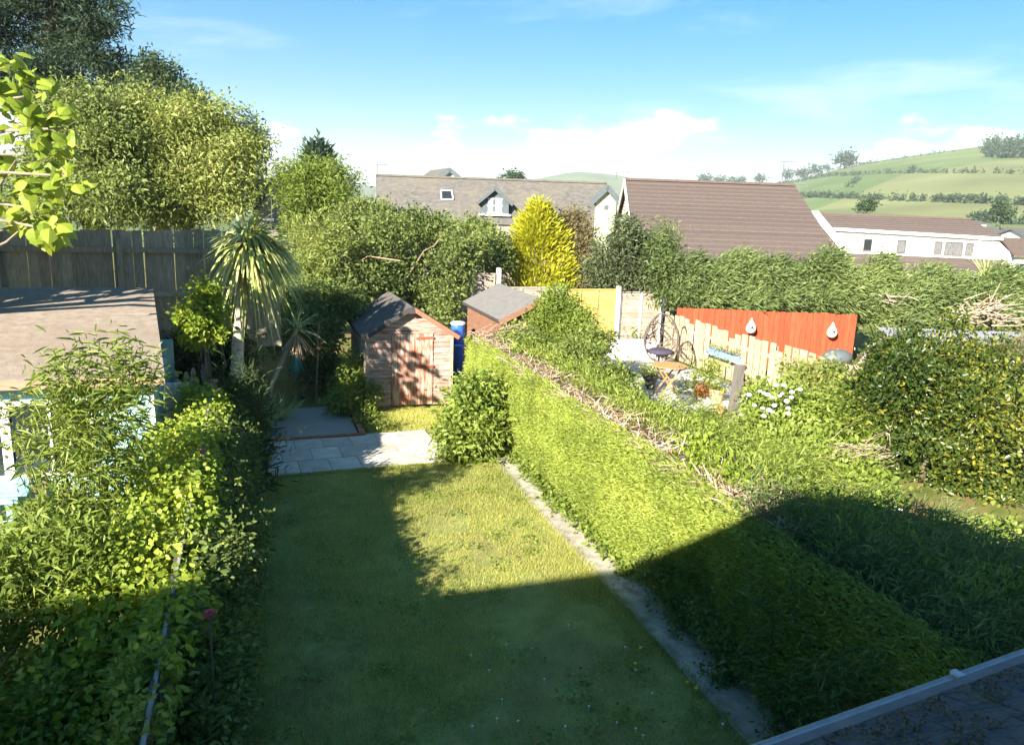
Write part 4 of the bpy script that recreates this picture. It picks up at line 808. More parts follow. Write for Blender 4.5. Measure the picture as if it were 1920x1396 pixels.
def white_house():
    t = thing('white_dormer_house', 'brown tiled house with a long white box dormer', 'house', F(U(1680, 46), 46, -1))
    vr = 47.; zr = Zp(1640, 405, vr); ur0, ur1 = U(1496, vr), U(1775, vr); vt = 44.; zt = Zp(1690, 436, vt); vd = 43.2; zd1, zd0 = Zp(1690, 439, vd), Zp(1690, 478, vd); ve = 41.3; ze = Zp(1700, 505, ve)
    b = MB(F); b.box(U(1545, ve)+.3, U(1858, ve), ve+.4, 52, -3, ze-.05); b.build('wall', WHITE, t)
    courses(t, F, (U(1532, vt), vt, zt), (U(1845, vt), vt, Zp(1845, 446, vt)), (ur0, vr, zr), (ur1, vr, Zp(1775, 411, vr)), 8, TILE, .06)
    b = MB(F); b.slab([(ur0, vr+.03, zr), (ur1, vr+.03, zr), (ur1, 53, ze), (ur0, 53, ze)], (0, 0, .05)); b.build('rear_slope', TILE, t)
    b = MB(F); b.beam((ur0, vr, zr+.05), (ur1, vr, zr+.03), .28, .12); b.build('ridge_tile', TILE, t)
    d = MB(F); d.slab([(U(1564, vd), vd, zd0), (U(1852, vd), vd, Zp(1852, 486, vd)), (U(1852, vd), vd, Zp(1852, 468, vd)), (U(1832, vd), vd, Zp(1832, 450, vd)), (U(1534, vd), vd, zd1+.15)], (0, 2.5, 0)); d = d.build('dormer', WHITE, t)
    b = MB(F); b.beam((U(1530, vd), vd-.1, Zp(1530, 428, vd)), (U(1836, vd), vd-.1, Zp(1836, 446, vd)), .25, .16); b.build('fascia', WHITE, d)
    for a, c, y0, y1, cur in ((1589, 1603, 447, 469, 0), (1650, 1665, 449, 472, 1), (1718, 1731, 452, 475, 1), (1737, 1769, 453, 477, 1), (1775, 1788, 455, 477, 1)):
        w = MB(F); zt_, zb_ = Zp((a+c)/2, y0, vd), Zp((a+c)/2, y1, vd); w.box(U(a, vd), U(c, vd), vd-.03, vd-.004, zb_, zt_); w = w.build('window', surf('light_curtain', [(.07,.07,.075), (.18,.18,.18)], 6, (4,4,1)) if cur else GLASS, d)
        b = MB(F); e = .04
        for p, q in (((U(a, vd), zb_), (U(a, vd), zt_)), ((U(c, vd), zb_), (U(c, vd), zt_)), ((U(a, vd), zt_), (U(c, vd), zt_)), ((U(a, vd), zb_), (U(c, vd), zb_))): b.beam((p[0], vd-.045, p[1]), (q[0], vd-.045, q[1]), .025, .07)
        b.build('frame', surf('window_trim', [(.10,.095,.09), (.14,.13,.12)], 6), w)
    courses(t, F, (U(1545, ve), ve, ze), (U(1862, ve), ve, Zp(1862, 515, ve)), (U(1562, vd-.05), vd-.05, zd0-.02), (U(1855, vd-.05), vd-.05, Zp(1855, 487, vd)), 5, TILE, .06)
    # brick gable in front at the left, with white bargeboards
    va = 40.; g = thing('brick_gable', 'brick gable with white bargeboards beside the white dormer', 'house', F(U(1500, va), va, -1)); ap = (U(1493, va), va, Zp(1493, 399, va)); rf = (U(1562, va-2), va-2, Zp(1562, 478, va-2)); lf = (U(1440, va), va+2.5, Zp(1455, 470, va))
    low = 5; b = MB(F); b.slab([ap, lf, (lf[0], lf[1], -2), (rf[0], rf[1], -2), rf], (.4, .9, 0))
    b.build('wall', BRICKW, g)
    b = MB(F); b.beam(np.array(ap)+(0, -.1, .05), np.array(rf)+(0.05, -.1, .05), .3, .22); b.build('bargeboard', WHITE, g)
    b = MB(F); b.beam(np.array(ap)+(0, -.1, .05), np.array(ap)+(np.array(lf)-ap)*.35+(0, -.1, .0), .3, .2); b.build('bargeboard', WHITE, g)
    k = (1.0, 2.2, .0); b = MB(F); b.slab([np.array(ap)+(.0, .1, .08), np.array(rf)+(.0, .1, .08), np.array(rf)+(1.1, 3.5, .08), np.array(ap)+(1.1, 3.5, .08)], (0, 0, .08)); b.build('roof_slope', TILE, g)
    aerial(1488, 399, 345, 40, 'thin aerial mast on the brick gable', 2)
white_house()
aerial(1465, 352, 302, 36, 'tall aerial at the far end of the brown ridge', 2); aerial(1155, 336, 322, 36, 'small aerial at the boarded gable of the brown roof', 2); aerial(708, 332, 308, 45, 'aerial on the end of the slate ridge', 3)
def simple_house(name, lab, px0, px1, pyr, pye, v, wall, roof, zb=-6, back=5, win=2, hip=0.):
    u0, u1 = U(px0, v), U(px1, v); pm = (px0+px1)/2; vr = v+back/2; zr, ze = Zp(pm, pyr, vr), Zp(pm, pye, v); t = thing(name, lab, 'house', F((u0+u1)/2, v, zb)); o = .3
    b = MB(F); b.slab([(u0, v, zb), (u1, v, zb), (u1, v, ze), (u0, v, ze)], (0, back, 0)); b.build('wall', wall, t)
    for s in (u0, u1-.1): b = MB(F); b.slab([(s, v, ze), (s, v+back, ze), (s, vr, zr-.05)], (.1, 0, 0)); b.build('gable_wall', wall, t)
    for s in (-1, 1): b = MB(F); b.slab([(u0-o, vr+s*(back/2+o), ze-.1), (u1+o, vr+s*(back/2+o), ze-.1), (u1+o-hip, vr, zr), (u0-o+hip, vr, zr)][::-s], (0, 0, .12)); b.build('roof_slope', roof, t)
    for i in range(win):
        x = u0+(u1-u0)*(i+.5)/win; w = MB(F); w.box(x-.45, x+.45, v-.05, v-.004, ze-1.6, ze-.5); w = w.build('window', GLASS, t); b = MB(F); b.box(x-.55, x+.55, v-.09, v-.052, ze-1.72, ze-1.6); b.build('sill', WHITE, w)
    return t
BRT = surf('far_brown_roof', [(.10,.07,.055), (.14,.10,.08)], 4, bump=.3); GRT = surf('far_grey_roof', [(.08,.075,.075), (.12,.11,.105)], 4, bump=.3)
simple_house('bungalow', 'brown roofed bungalow with white walls right of the white dormer', 1868, 1990, 450, 480, 52, WHITE, BRT, -4, 7, 4, 1.2)
simple_house('cottage', 'white cottage among the fields above the white dormer house', 1764, 1806, 413, 417, 150, WHITE, GRT, -9, 6, 3)
simple_house('terrace_house', 'dark roofed white house beyond the cottage roofs', 1790, 1850, 425, 441, 105, WHITE, GRT, -8, 8, 2)
simple_house('terrace_house', 'grey roofed house with white gable trim below the field tree', 1868, 1905, 428, 446, 110, WHITE, GRT, -8, 8, 1)
simple_house('terrace_house', 'low grey roof at the foot of the hill beside the bungalow', 1895, 1960, 432, 450, 90, WHITE, GRT, -8, 8, 2)
simple_house('brown_house', 'dark walled house with brown hipped roof between the left trees', 486, 518, 330, 345, 38, surf('dark_wall', [(.10,.09,.085), (.15,.135,.125)], 4), BRT, 0, 6, 1, .9)
# ================================================================== HILL HEDGES AND TREES
def hedgerow(pts, lab, h=2.2, n=2600):
    P3 = [hit(*p) for p in pts]; t = thing('hedgerow', lab, 'hedgerow', P3[len(P3)//2], 'field hedgerows on the hill'); bl = []
    for a, b in zip(P3[:-1], P3[1:]):
        k = max(2, int(np.linalg.norm(b-a)/5))
        for i in range(k): q = a+(b-a)*(i+rng.random()*.6)/k; q[2] = hgt(q[0], q[1])+h*.4; bl.append((*q, 2.0, 2.0, h*.5*rng.uniform(.7, 1.3)))
    foliage('foliage', bl, n, 1.1, .9, LM('far'), t, shell=.2, clump=5, spread=.6, sub=0)
hedgerow([(1462, 340), (1560, 330), (1607, 329), (1700, 325), (1800, 325), (1920, 328)], 'dark hedge line crossing the upper green field')
hedgerow([(1470, 368), (1560, 371), (1650, 375), (1740, 378)], 'hedge below the middle field, above the white dormer roof')
hedgerow([(1754, 378), (1840, 381), (1960, 386)], 'hedge continuing past the gap behind the field tree')
hedgerow([(1590, 352), (1612, 335)], 'short slanting hedge linking the two long hedge lines', 2.4, 300)
hedgerow([(1812, 418), (1880, 420), (1960, 422)], 'green hedge behind the cottage roofs at the hill foot', 3, 800)
hedgerow([(1440, 348), (1500, 334), (1560, 318), (1640, 305), (1720, 294), (1800, 283)], 'thin hedge along the skyline of the hill', 2, 1200)
def tree(lab, px, pyb, pyt, wpx, dist=None, key='far', group='trees on the hill', n=900, L_=None, name='field_tree'):
    p = hit(px, pyb) if dist is None else V(px, pyb, dist)
    if dist is None: p[2] = hgt(p[0], p[1])
    v = p.dot(FH); H_ = (pyb-pyt)/FPX*v; w = wpx/FPX*v/2; t = thing(name, lab, 'tree', p, group); bl = []
    for i in range(7): a = rng.uniform(0, 6.28); q = rng.uniform(.1, .6); bl.append((p[0]+w*q*math.cos(a), p[1]+w*q*math.sin(a), p[2]+H_*rng.uniform(.5, .78), w*.55, w*.55, H_*.26))
    bl.append((p[0], p[1], p[2]+H_*.62, w*.75, w*.75, H_*.36))
    foliage('crown', bl, n, L_ or w*.22, (L_ or w*.22)*.8, LM(key), t, clump=6, shell=.3); limbs(t, p-np.array([0, 0, .3]), [b[:3] for b in bl[:4]], max(w*.07, .1)); return t
tree('large round tree alone on the hill skyline', 1584, 316, 288, 36)
for px, b_, t_, w, lab in ((1320, 347, 329, 30, 'first tree of the skyline row above the brown ridge'), (1347, 348, 332, 24, 'second tree of the skyline row above the brown ridge'), (1372, 348, 333, 24, 'third tree of the skyline row, nearly touching the fourth'), (1391, 348, 332, 20, 'fourth tree of the skyline row above the brown ridge'), (1424, 347, 329, 22, 'uneven tree at the end of the skyline row'), (1477, 341, 318, 24, 'thin skyline tree behind the tall aerial'), (1503, 335, 314, 30, 'bushy skyline tree right of the tall aerial'), (1527, 329, 310, 28, 'rounded skyline tree below the lone large tree'), (1711, 323, 312, 12, 'tiny tree on the upper hedge line'), (1551, 321, 309, 16, 'low skyline bush beside the lone large tree')): tree(lab, px, b_, t_, w, n=420)
tree('square-topped dark tree behind the white dormer roof', 1626, 404, 376, 36, 95, group=None); tree('wide field tree above the cottage roofs', 1877, 428, 378, 46, 130, group=None)
tree('dark round tree on the far ridge above the slate cottage', 960, 352, 327, 42, 150, group=None)
def wood():
    bl = []
    for i in range(90):
        px = rng.uniform(1850, 2080); py = rng.uniform(280, 298)-max(0, 1875-px)*.1; p = hit(px, py); p[2] = hgt(p[0], p[1]); bl.append((p[0], p[1], p[2]+4, 5, 5, 4.5))
    o = foliage('hill_wood', bl, 12000, 1.6, 1.4, LM('far'), None, shell=.3, sub=2); tag(o, 'dark wood covering the top of the hill', 'wood', kind='stuff')
wood()
# ================================================================== PLANTS
HX0, HX1, HZ = 3.95, 5.15, 1.5
def big_hedge():
    t = thing('trimmed_hedge', 'long clipped bright green conifer hedge with a bare brown top beside the path', 'hedge', (4.5, 9, 0))
    core = surf('hedge_core', [(.05,.035,.02), (.12,.085,.05), (.17,.12,.08)], 9, bump=1, dist=.05)
    b = MB(); ys = np.linspace(2.6, 14.5, 50)
    for i in range(49): b.box(HX0+.12+.02*math.sin(i), HX1-.1, ys[i], ys[i+1]-.001, 0, HZ-.1-.02*math.sin(i*1.3))
    b.build('branch_core', core, t)
    # clipped side
    n = 220000; y = rng.uniform(2.6, 14.6, n); z = rng.random(n)**.92*(HZ)+.01; P = np.stack([np.full(n, HX0), y, z], 1)
    lp = .045*lump(P, 1.6)+.022*lump(P, 4.5)+.012*lump(P, 11); x = HX0+lp+.10*rng.random(n)+.16*np.clip((z-HZ+.22)/.22, 0, 1)**2+.10*np.clip((.25-z)/.25, 0, 1); P[:, 0] = x
    k = lump(P, 3.7)+.7*lump(P, 9.5)+.35*rng.normal(0, 1, n) < 1.75; P = P[k]; z = z[k]; n = len(P)
    A = np.stack([np.full(n, -.55), rng.normal(.35, .5, n), rng.normal(.35, .45, n)], 1); s = rng.uniform(.5, 1.6, n)
    tn = np.clip(.5+.16*lump(P, 3)+.12*lump(P, 9)+.18*rng.normal(0, 1, n)+.1*(z/HZ-.5), 0, 1)
    v, f, t4 = kites(P, A, rng.normal(0, 1, (n, 3))+np.array([0, .8, 0]), .042*s, .0095*s, .1, .1, tn); mesh_obj('clipped_face', arr_mesh('clipped_face', v-WL[t], f, t4), LM('hedge'), t)
    # far end
    n = 9000; P = np.stack([rng.uniform(HX0, HX1, n), 14.5+.08*rng.random(n), rng.random(n)*HZ], 1); A = np.stack([rng.normal(0, .5, n), np.full(n, .5), rng.normal(.3, .4, n)], 1)
    v, f, t4 = kites(P, A, rng.normal(0, 1, (n, 3)), .07, .025, .1, .1, np.clip(rng.normal(.4, .2, n), 0, 1)); mesh_obj('end_face', arr_mesh('end_face', v-WL[t], f, t4), LM('hedge'), t)
    # bare trimmed top: cut twigs
    n = 3400; y = rng.uniform(5.0, 14.6, n); xx = HX0+.16+np.abs(rng.normal(0, .26, n)); k = (xx < HX1) & (np.sin(y*2.3)+.8*np.sin(y*5.1+1)+rng.normal(0, .5, n) > -.5); y, xx = y[k], xx[k]; n = len(y); P = np.stack([xx, y, HZ-.1+.08*rng.random(n)], 1)
    A = np.stack([rng.normal(0, .8, n), rng.normal(.2, .8, n), np.abs(rng.normal(.15, .3, n))], 1); s = rng.uniform(.5, 1.5, n)
    v, f, t4 = kites(P, A, rng.normal(0, 1, (n, 3)), .20*s, .014, .3, .05, rng.random(n)); mesh_obj('cut_twigs', arr_mesh('cut_twigs', v-WL[t], f, t4), leafmat('twig_tint', [(.16,.10,.06), (.34,.25,.17), (.55,.45,.34)], trans=0, rough=.9), t)
    # green patches still on the top
    bl = [(HX0+.75+.25*rng.random(), yy, HZ-.06, .4, .3, .13) for yy in np.linspace(3, 14, 34)]
    foliage('top_sprays', bl, 14000, .08, .014, LM('hedge'), t, shell=.2, up=.5, clump=9)
big_hedge()
def hedge_shrub(lab, blobs, n, L_, W_, key, base, **k):
    return plant('overgrown_conifer' if key in ('hedge', 'conifer') else 'shrub', lab, 'shrub', base, blobs, n, L_, W_, key, **k)
def ys(x, y0, y1, z, r, k, rz=None, jx=.2):
    return [(x+rng.uniform(-jx, jx), yy+rng.uniform(-.15, .15), z+rng.uniform(-.1, .1), r, r, rz or r*.7) for yy in np.linspace(y0, y1, k)]
# overgrown back of the hedge and the shade mass by the house
hedge_shrub('feathery conifer growth spilling behind the clipped hedge in the sun', ys(5.55, 5.4, 9.2, 1.0, .55, 9)+ys(6.3, 6.0, 9.0, .55, .5, 6), 46000, .085, .0115, 'hedge', (5.8, 7, 0), up=.3, bias=(.3, -.3, 0), shell=.35, clump=10, tshift=-.12, zmin=.01)
hedge_shrub('dark mass of conifer branches in the house shade above the gutter', ys(4.7, 2.9, 5.2, 1.25, .6, 7)+ys(4.35, 2.7, 5.3, 1.4, .3, 9, .2, .06)+ys(4.08, 2.6, 5.2, 1.0, .3, 7, .34, .08)+ys(4.05, 2.7, 4.9, .5, .28, 6, .3, .08)+ys(5.5, 3.0, 5.4, 1.05, .65, 7)+ys(6.3, 3.2, 5.4, .8, .6, 6)+ys(7.0, 3.6, 5.4, .5, .5, 5), 85000, .085, .011, 'conifer', (5.8, 4.2, 0), up=.3, bias=(.3, -.2, .1), shell=.4, clump=12, zmin=.01)
hedge_shrub('low leafy growth along the shaded foot of the hedge', ys(4.0, 2.6, 6.6, .3, .32, 10, jx=.08), 14000, .045, .025, 'shrub', (4.0, 4.5, 0), shell=.2, zmin=.01)
hedge_shrub('lime green weed leaves among the cut twigs on the hedge top', [(*G(1315, 850, 1.4), .25, .3, .12), (*G(1365, 905, 1.4), .2, .25, .1), (*G(1310, 885, 1.4), .2, .2, .1)], 1800, .07, .04, 'lime', G(1330, 880, 1.3)*(1,1,0), shell=.1)
hedge_shrub('dusty green shrub behind the middle of the hedge', [pb(1080, 680, 13.6, 60, 38), pb(1010, 665, 14.4, 55, 35), pb(1150, 715, 12.6, 60, 38), pb(1120, 650, 14.6, 40, 30), pb(960, 640, 15.0, 40, 26)], 16000, .075, .032, 'tips', (5.9, 12.5, 0), shell=.35, tshift=-.12)
hedge_shrub('rounded green shrub growing over the hedge near the terrace', [pb(1170, 775, 11.0, 60, 42), pb(1115, 745, 11.8, 50, 36), pb(1220, 785, 11.0, 42, 24), pb(1060, 730, 12.4, 45, 28)], 20000, .065, .028, 'tips', (5.6, 9.8, 0), shell=.35)
hedge_shrub('soft conifer fronds between the hedge and the timber post', [pb(1300, 825, 11.0, 60, 26), pb(1380, 850, 10.6, 60, 28), pb(1450, 885, 10.0, 60, 30), pb(1250, 805, 10.8, 45, 22), pb(1320, 805, 11.6, 45, 14)], 30000, .085, .013, 'hedge', (7.0, 9.0, 0), up=.2, bias=(.35, -.2, 0), clump=11, tshift=-.1)
hedge_shrub('low sunlit weeds and ferns below the hydrangea', [(*G(1480, 830, .15), .7, .6, .2), (*G(1560, 845, .15), .6, .5, .2), (*G(1420, 800, .2), .5, .5, .22), (*G(1620, 880, .1), .35, .4, .12)], 6000, .1, .05, 'light', G(1500, 840)*(1,1,0), shell=.1, zmin=.01)
# round privet and the bush in front of the hedge
plant('privet_bush', 'rounded bright green bush beside the yellow fence panel', 'bush', G(1050, 700)*(1,1,0), [pb(1050, 600, 16.3, 58, 48), pb(1025, 585, 16.3, 34, 28), pb(1080, 610, 16.2, 36, 36), pb(1050, 640, 16.2, 52, 34)], 22000, .08, .028, 'light', shell=.4, clump=8, up=.45)
plant('broadleaf_shrub', 'leafy shrub at the lawn corner in front of the hedge', 'shrub', (3.35, 11.75, 0), [(3.35, 11.75, .62, .48, .45, .5), (3.1, 11.6, .42, .36, .36, .36), (3.6, 11.9, .8, .36, .36, .36), (3.45, 11.6, .35, .4, .35, .3), (3.2, 11.9, .95, .28, .28, .25)], 8500, .10, .038, 'light', oval=True, shell=.25, clump=8, droop=.35, zmin=.02)
plant('low_shrub', 'small bright green shrub at the left corner of the shed', 'shrub', (1.85, 14.8, 0), [(1.8, 15.0, .4, .42, .4, .38), (1.9, 15.6, .55, .38, .4, .4), (1.6, 14.6, .25, .3, .3, .24), (1.95, 14.6, .2, .2, .25, .18)], 6500, .08, .04, 'light', shell=.3, zmin=.02)
plant('ground_weeds', 'scruffy weeds along the edge of the concrete pad', 'weeds', (1.95, 14.1, 0), [(1.92, 14.2, .08, .2, .5, .1), (2.1, 13.5, .06, .3, .2, .06), (3.6, 13.6, .15, .3, .4, .2), (3.1, 11.6, .06, .5, .12, .07)], 2000, .07, .03, 'light', stem=False, shell=.1, zmin=.01)
plant('ground_weeds', 'leafy weeds between the path and the sunlit hedge foot', 'weeds', (3.95, 8.5, 0), [(3.93+rng.uniform(-.02, .04), yy, .08, .09, .2, .12) for yy in np.linspace(7.3, 11.6, 12)], 3000, .06, .035, 'light', stem=False, shell=.1, zmin=.02)
# left border in shade
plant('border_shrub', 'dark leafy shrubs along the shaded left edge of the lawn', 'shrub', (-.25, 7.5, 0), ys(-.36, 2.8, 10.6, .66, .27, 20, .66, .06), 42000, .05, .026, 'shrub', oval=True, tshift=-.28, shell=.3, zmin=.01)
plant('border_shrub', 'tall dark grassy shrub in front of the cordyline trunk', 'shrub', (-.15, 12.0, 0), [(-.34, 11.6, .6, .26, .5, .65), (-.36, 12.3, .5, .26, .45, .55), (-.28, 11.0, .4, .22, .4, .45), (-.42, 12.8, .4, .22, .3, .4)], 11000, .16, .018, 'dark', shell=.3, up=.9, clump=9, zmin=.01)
def rose():
    p = AX(393, 1155, -.33); t = thing('pink_rose', 'single pink rose in the dark left border', 'rose', p*(1, 1, 0)); b = MB()
    for k in range(4):
        for i in range(6):
            a = i*1.05+k*.5; r = .010+.007*k; c = p+np.array([math.cos(a)*r, math.sin(a)*r, .008*(3-k)]); e = np.array([-math.sin(a), math.cos(a), 0])*.011; o = np.array([math.cos(a)*.012, math.sin(a)*.012, .012]); b.slab([c-e, c+e, c+e*.8+o, c-e*.8+o], (0, 0, .002))
    b.build('bloom', plain('rose_pink', (.62,.07,.16), .7), t); MB().tube([p*(1, 1, 0), p], .006, 5).build('stem', BARK, t)
rose()
# cordyline palms
def cordyline(name, lab, base, knee, top, n, Ln, wid, key, dead=60, r0=.085, cat='palm', droop=.45, bias=(0, 0, .25)):
    base, top = np.array(base, float), np.array(top, float); t = thing(name, lab, cat, base)
    MB().tube([base, np.array(knee), top], [r0*1.15, r0, r0*.75], 10).build('trunk', surf('cordyline_bark', [(.36,.30,.22), (.50,.43,.34), (.60,.53,.43)], 9, (1,1,2.5), bump=.7), t, smooth=True)
    D = nrm(rng.normal(0, 1, (n, 3))*np.array([1, 1, .75])+np.array(bias)); ln = Ln*rng.uniform(.75, 1.12, n); v, f, k = straps(top+D*.05+rng.normal(0, .04, (n, 3)), D, ln, wid, droop*rng.uniform(.4, 1.5, n)); tn = np.repeat(np.clip(rng.normal(.55, .22, n), 0, 1), k)
    mesh_obj('crown', arr_mesh('crown', v-WL[t], f, tn), leafmat('strap_'+key, [(.20,.24,.06), (.38,.42,.13), (.60,.59,.26)], trans=.2, rough=.4), t)
    if dead:
        D = nrm(np.stack([rng.normal(0, .5, dead), rng.normal(0, .5, dead), -rng.uniform(.6, 1.2, dead)], 1)); v, f, k = straps(top-(0, 0, .08)+D*.04, D, Ln*.75*rng.uniform(.6, 1.1, dead), wid*.8, .2); mesh_obj('dead_leaves', arr_mesh('dead_leaves', v-WL[t], f, np.repeat(rng.random(dead), k)), leafmat('dead_strap', [(.22,.14,.07), (.42,.30,.16), (.55,.43,.27)], trans=.1, rough=.8), t)
pc = AY(487, 505, 12.9); cordyline('cordyline_palm', 'tall cordyline palm with a pale trunk and arching striped leaves', AY(436, 700, 13.5)*(1, 1, 0), AY(446, 640, 13.5), AY(464, 458, 13.5), 560, .9, .05, 'a', 150, .10, droop=.7, bias=(.6, -.15, .45))
s2 = AY(556, 618, 14.9); b2 = AY(508, 722, 14.9); cordyline('young_cordyline', 'small leaning cordyline with drooping dry leaves tied in teal twine', (b2[0]-.12, 14.9, 0), b2, s2, 40, .55, .024, 'b', 130, .045, droop=.35, bias=(.2, 0, .5))
def twine():
    c = AY(547, 700, 14.85); n = 90; t = thing('teal_twine', 'teal plastic twine hanging from the leaning cordyline', 'twine', c); b = AY(552, 655, 14.85)
    D = nrm(np.stack([rng.normal(0, .18, n), rng.normal(0, .18, n), np.full(n, -1.)], 1)); v, f, k = straps(b+rng.normal(0, .035, (n, 3)), D, rng.uniform(.35, .62, n), .008, .02, 3); mesh_obj('strands', arr_mesh('strands', v-WL[t], f, np.repeat(rng.random(n), k)), leafmat('teal_twine', [(.02,.20,.18), (.05,.32,.28), (.12,.42,.38)], trans=.1), t)
    MB().tube([b+(0, 0, -.02), b+(0, 0, .06)], [.03, .015], 8).build('knot', plain('teal_knot', (.03,.26,.23)), t)
twine()
D = None
def tuft(px, py, Y, lab, n, Ln, key='b'):
    p = AY(px, py, Y); p[2] = max(p[2], 0); t = thing('strap_leaf_clump', lab, 'plant', p*(1, 1, 0)); d = nrm(rng.normal(0, .6, (n, 3))+np.array([0, 0, .9])); v, f, k = straps(p*(1, 1, 0)+rng.normal(0, .05, (n, 3))*(1, 1, 0)+(0, 0, .02), d, Ln*rng.uniform(.6, 1.1, n), .03, .35*rng.random(n)); mesh_obj('leaves', arr_mesh('leaves', v-WL[t], f, np.repeat(np.clip(rng.normal(.4, .25, n), 0, 1), k)), MATS['strap_'+key], t)
tuft(492, 740, 13.9, 'low clump of strap leaves beside the cordyline trunk', 90, 1.0); tuft(530, 770, 14.6, 'small strap leaf clump at the back of the concrete pad', 50, .7)
# left neighbour's garden
L3 = lambda px, py, Y, r, rz=None: (*AY(px, py, Y), r, r, rz or r)
wt = plant('willowy_shrub', 'tall willowy shrub with long narrow leaves in front of the hut', 'shrub', (-1.75, 7.6, 0), [L3(190, 800, 7.6, .42), L3(130, 740, 7.7, .28, .34), L3(235, 735, 7.6, .25, .34), L3(185, 900, 7.5, .36), L3(125, 850, 7.5, .2), L3(205, 960, 7.3, .4), L3(150, 675, 7.7, .13, .25), L3(222, 690, 7.7, .13, .25), L3(180, 1010, 7.2, .4), L3(110, 700, 7.6, .12, .2), L3(60, 800, 7.6, .16, .2), L3(60, 880, 7.5, .14, .14)], 5000, .14, .015, 'light', oval=True, shell=.1, big=0, clump=9, droop=.45, up=.35, spread=.1, sub=3, tshift=-.05)
for (px, py) in ((150, 655), (222, 670), (110, 690), (130, 715), (238, 715), (180, 700), (95, 760), (265, 780), (205, 690)):
    q = AY(px, py, 7.65); m = q*.55+np.array([-1.75, 7.6, 0])*.45+rng.normal(0, .05, 3); MB().tube([(-1.75+rng.normal(0, .06), 7.6, 0), m, q], [.014, .010, .004], 5).build('stem', surf('green_stem', [(.16,.17,.06), (.26,.25,.11)], 8), wt, smooth=True)
vb = []
for yy in np.linspace(4.9, 11.0, 18): vb.append((-.78-(11-yy)*.05+rng.uniform(-.08, .08), yy, 1.05+rng.uniform(-.1, .15), .28+(11-yy)*.03, .32, .42))
vb += [(-.60, yy, 1.36, .13, .25, .16) for yy in np.linspace(4.6, 11, 20)]+[(-.50, yy, 1.15, .1, .25, .25) for yy in np.linspace(5.4, 11, 12)]
vb += [L3(365, 760, 11.0, .22), L3(385, 745, 10.9, .12), L3(300, 850, 9.4, .28), L3(250, 1030, 6.6, .36, .3), L3(180, 1090, 6.0, .35, .25), L3(320, 960, 7.2, .3), L3(395, 985, 7.0, .1, .1)]
plant('fence_vine', 'sunlit yellow-green vine covering the boundary fence', 'vine', (-.9, 8, 0), vb, 21000, .052, .042, 'lime', oval=True, shell=.45, clump=6, up=.1, out=.9, droop=.3)
plant('nettle_patch', 'dark green leafy growth in the house shade beside the boundary fence', 'plants', (-1.3, 4.3, 0), [(x, y, .62+.15*rng.random(), .4, .4, .45) for x in (-.95, -1.4, -1.9, -2.4) for y in (3.1, 3.7, 4.3, 4.9, 5.4)]+[(-.66, y, 1.25, .15, .3, .25) for y in (3.4, 3.9, 4.4, 4.9)], 46000, .052, .026, 'light', oval=True, shell=.3, clump=8, tshift=-.08, zmin=.02)
plant('cottage_flowers', 'low sunlit border plants with strap leaves below the willowy shrub', 'plants', (-2.1, 6.2, 0), [L3(60, 1060, 6.2, .36, .25), L3(110, 1100, 5.9, .3, .25), L3(20, 1100, 5.9, .35, .25), L3(100, 1000, 6.8, .28, .22), L3(40, 1040, 6.5, .3, .2), L3(150, 1040, 6.4, .3)], 7000, .10, .022, 'light', shell=.1, clump=7, tshift=.05, zmin=.02)
plant('flowering_climber', 'orange and yellow flowering plants below the hut window', 'flowers', (-2.3, 9.2, 0), [L3(35, 835, 9.2, .18, .13), L3(10, 770, 9.4, .12, .14), L3(130, 800, 9.4, .16, .13)], 420, .05, .04, 'tips', shell=.1, tshift=.2)
plant('golden_shrub', 'small yellow-green leafy tree beside the hut roof corner', 'shrub', (-.8, 12.2, 0), [L3(378, 590, 12.2, .28), L3(385, 560, 12.2, .2, .24), L3(360, 610, 12.2, .22), L3(405, 605, 12.2, .18), L3(380, 630, 12.2, .2, .14)], 4200, .07, .038, 'lime', oval=True, shell=.2, droop=.35)
plant('ivy_bank', 'dark ivy hanging over the bank below the board fence', 'ivy', (-.6, 13.6, .3), [(x, 13.9, 1.25, .35, .3, .45) for x in np.linspace(-1.5, -.2, 6)]+[(x, 13.8, .5, .3, .3, .45) for x in np.linspace(-1.3, -.3, 5)], 12000, .07, .05, 'dark', shell=.4, stem=False)
plant('background_shrub', 'dense green shrub behind the leaning cordyline', 'shrub', (.9, 16.2, 0), [pb(560, 590, 16.2, 55, 60), pb(600, 640, 16.0, 50, 55), pb(620, 570, 16.8, 50, 50), pb(515, 615, 16.6, 36, 50), pb(600, 690, 16.2, 40, 34)], 16000, .09, .045, 'shrub', shell=.4, zmin=.02)
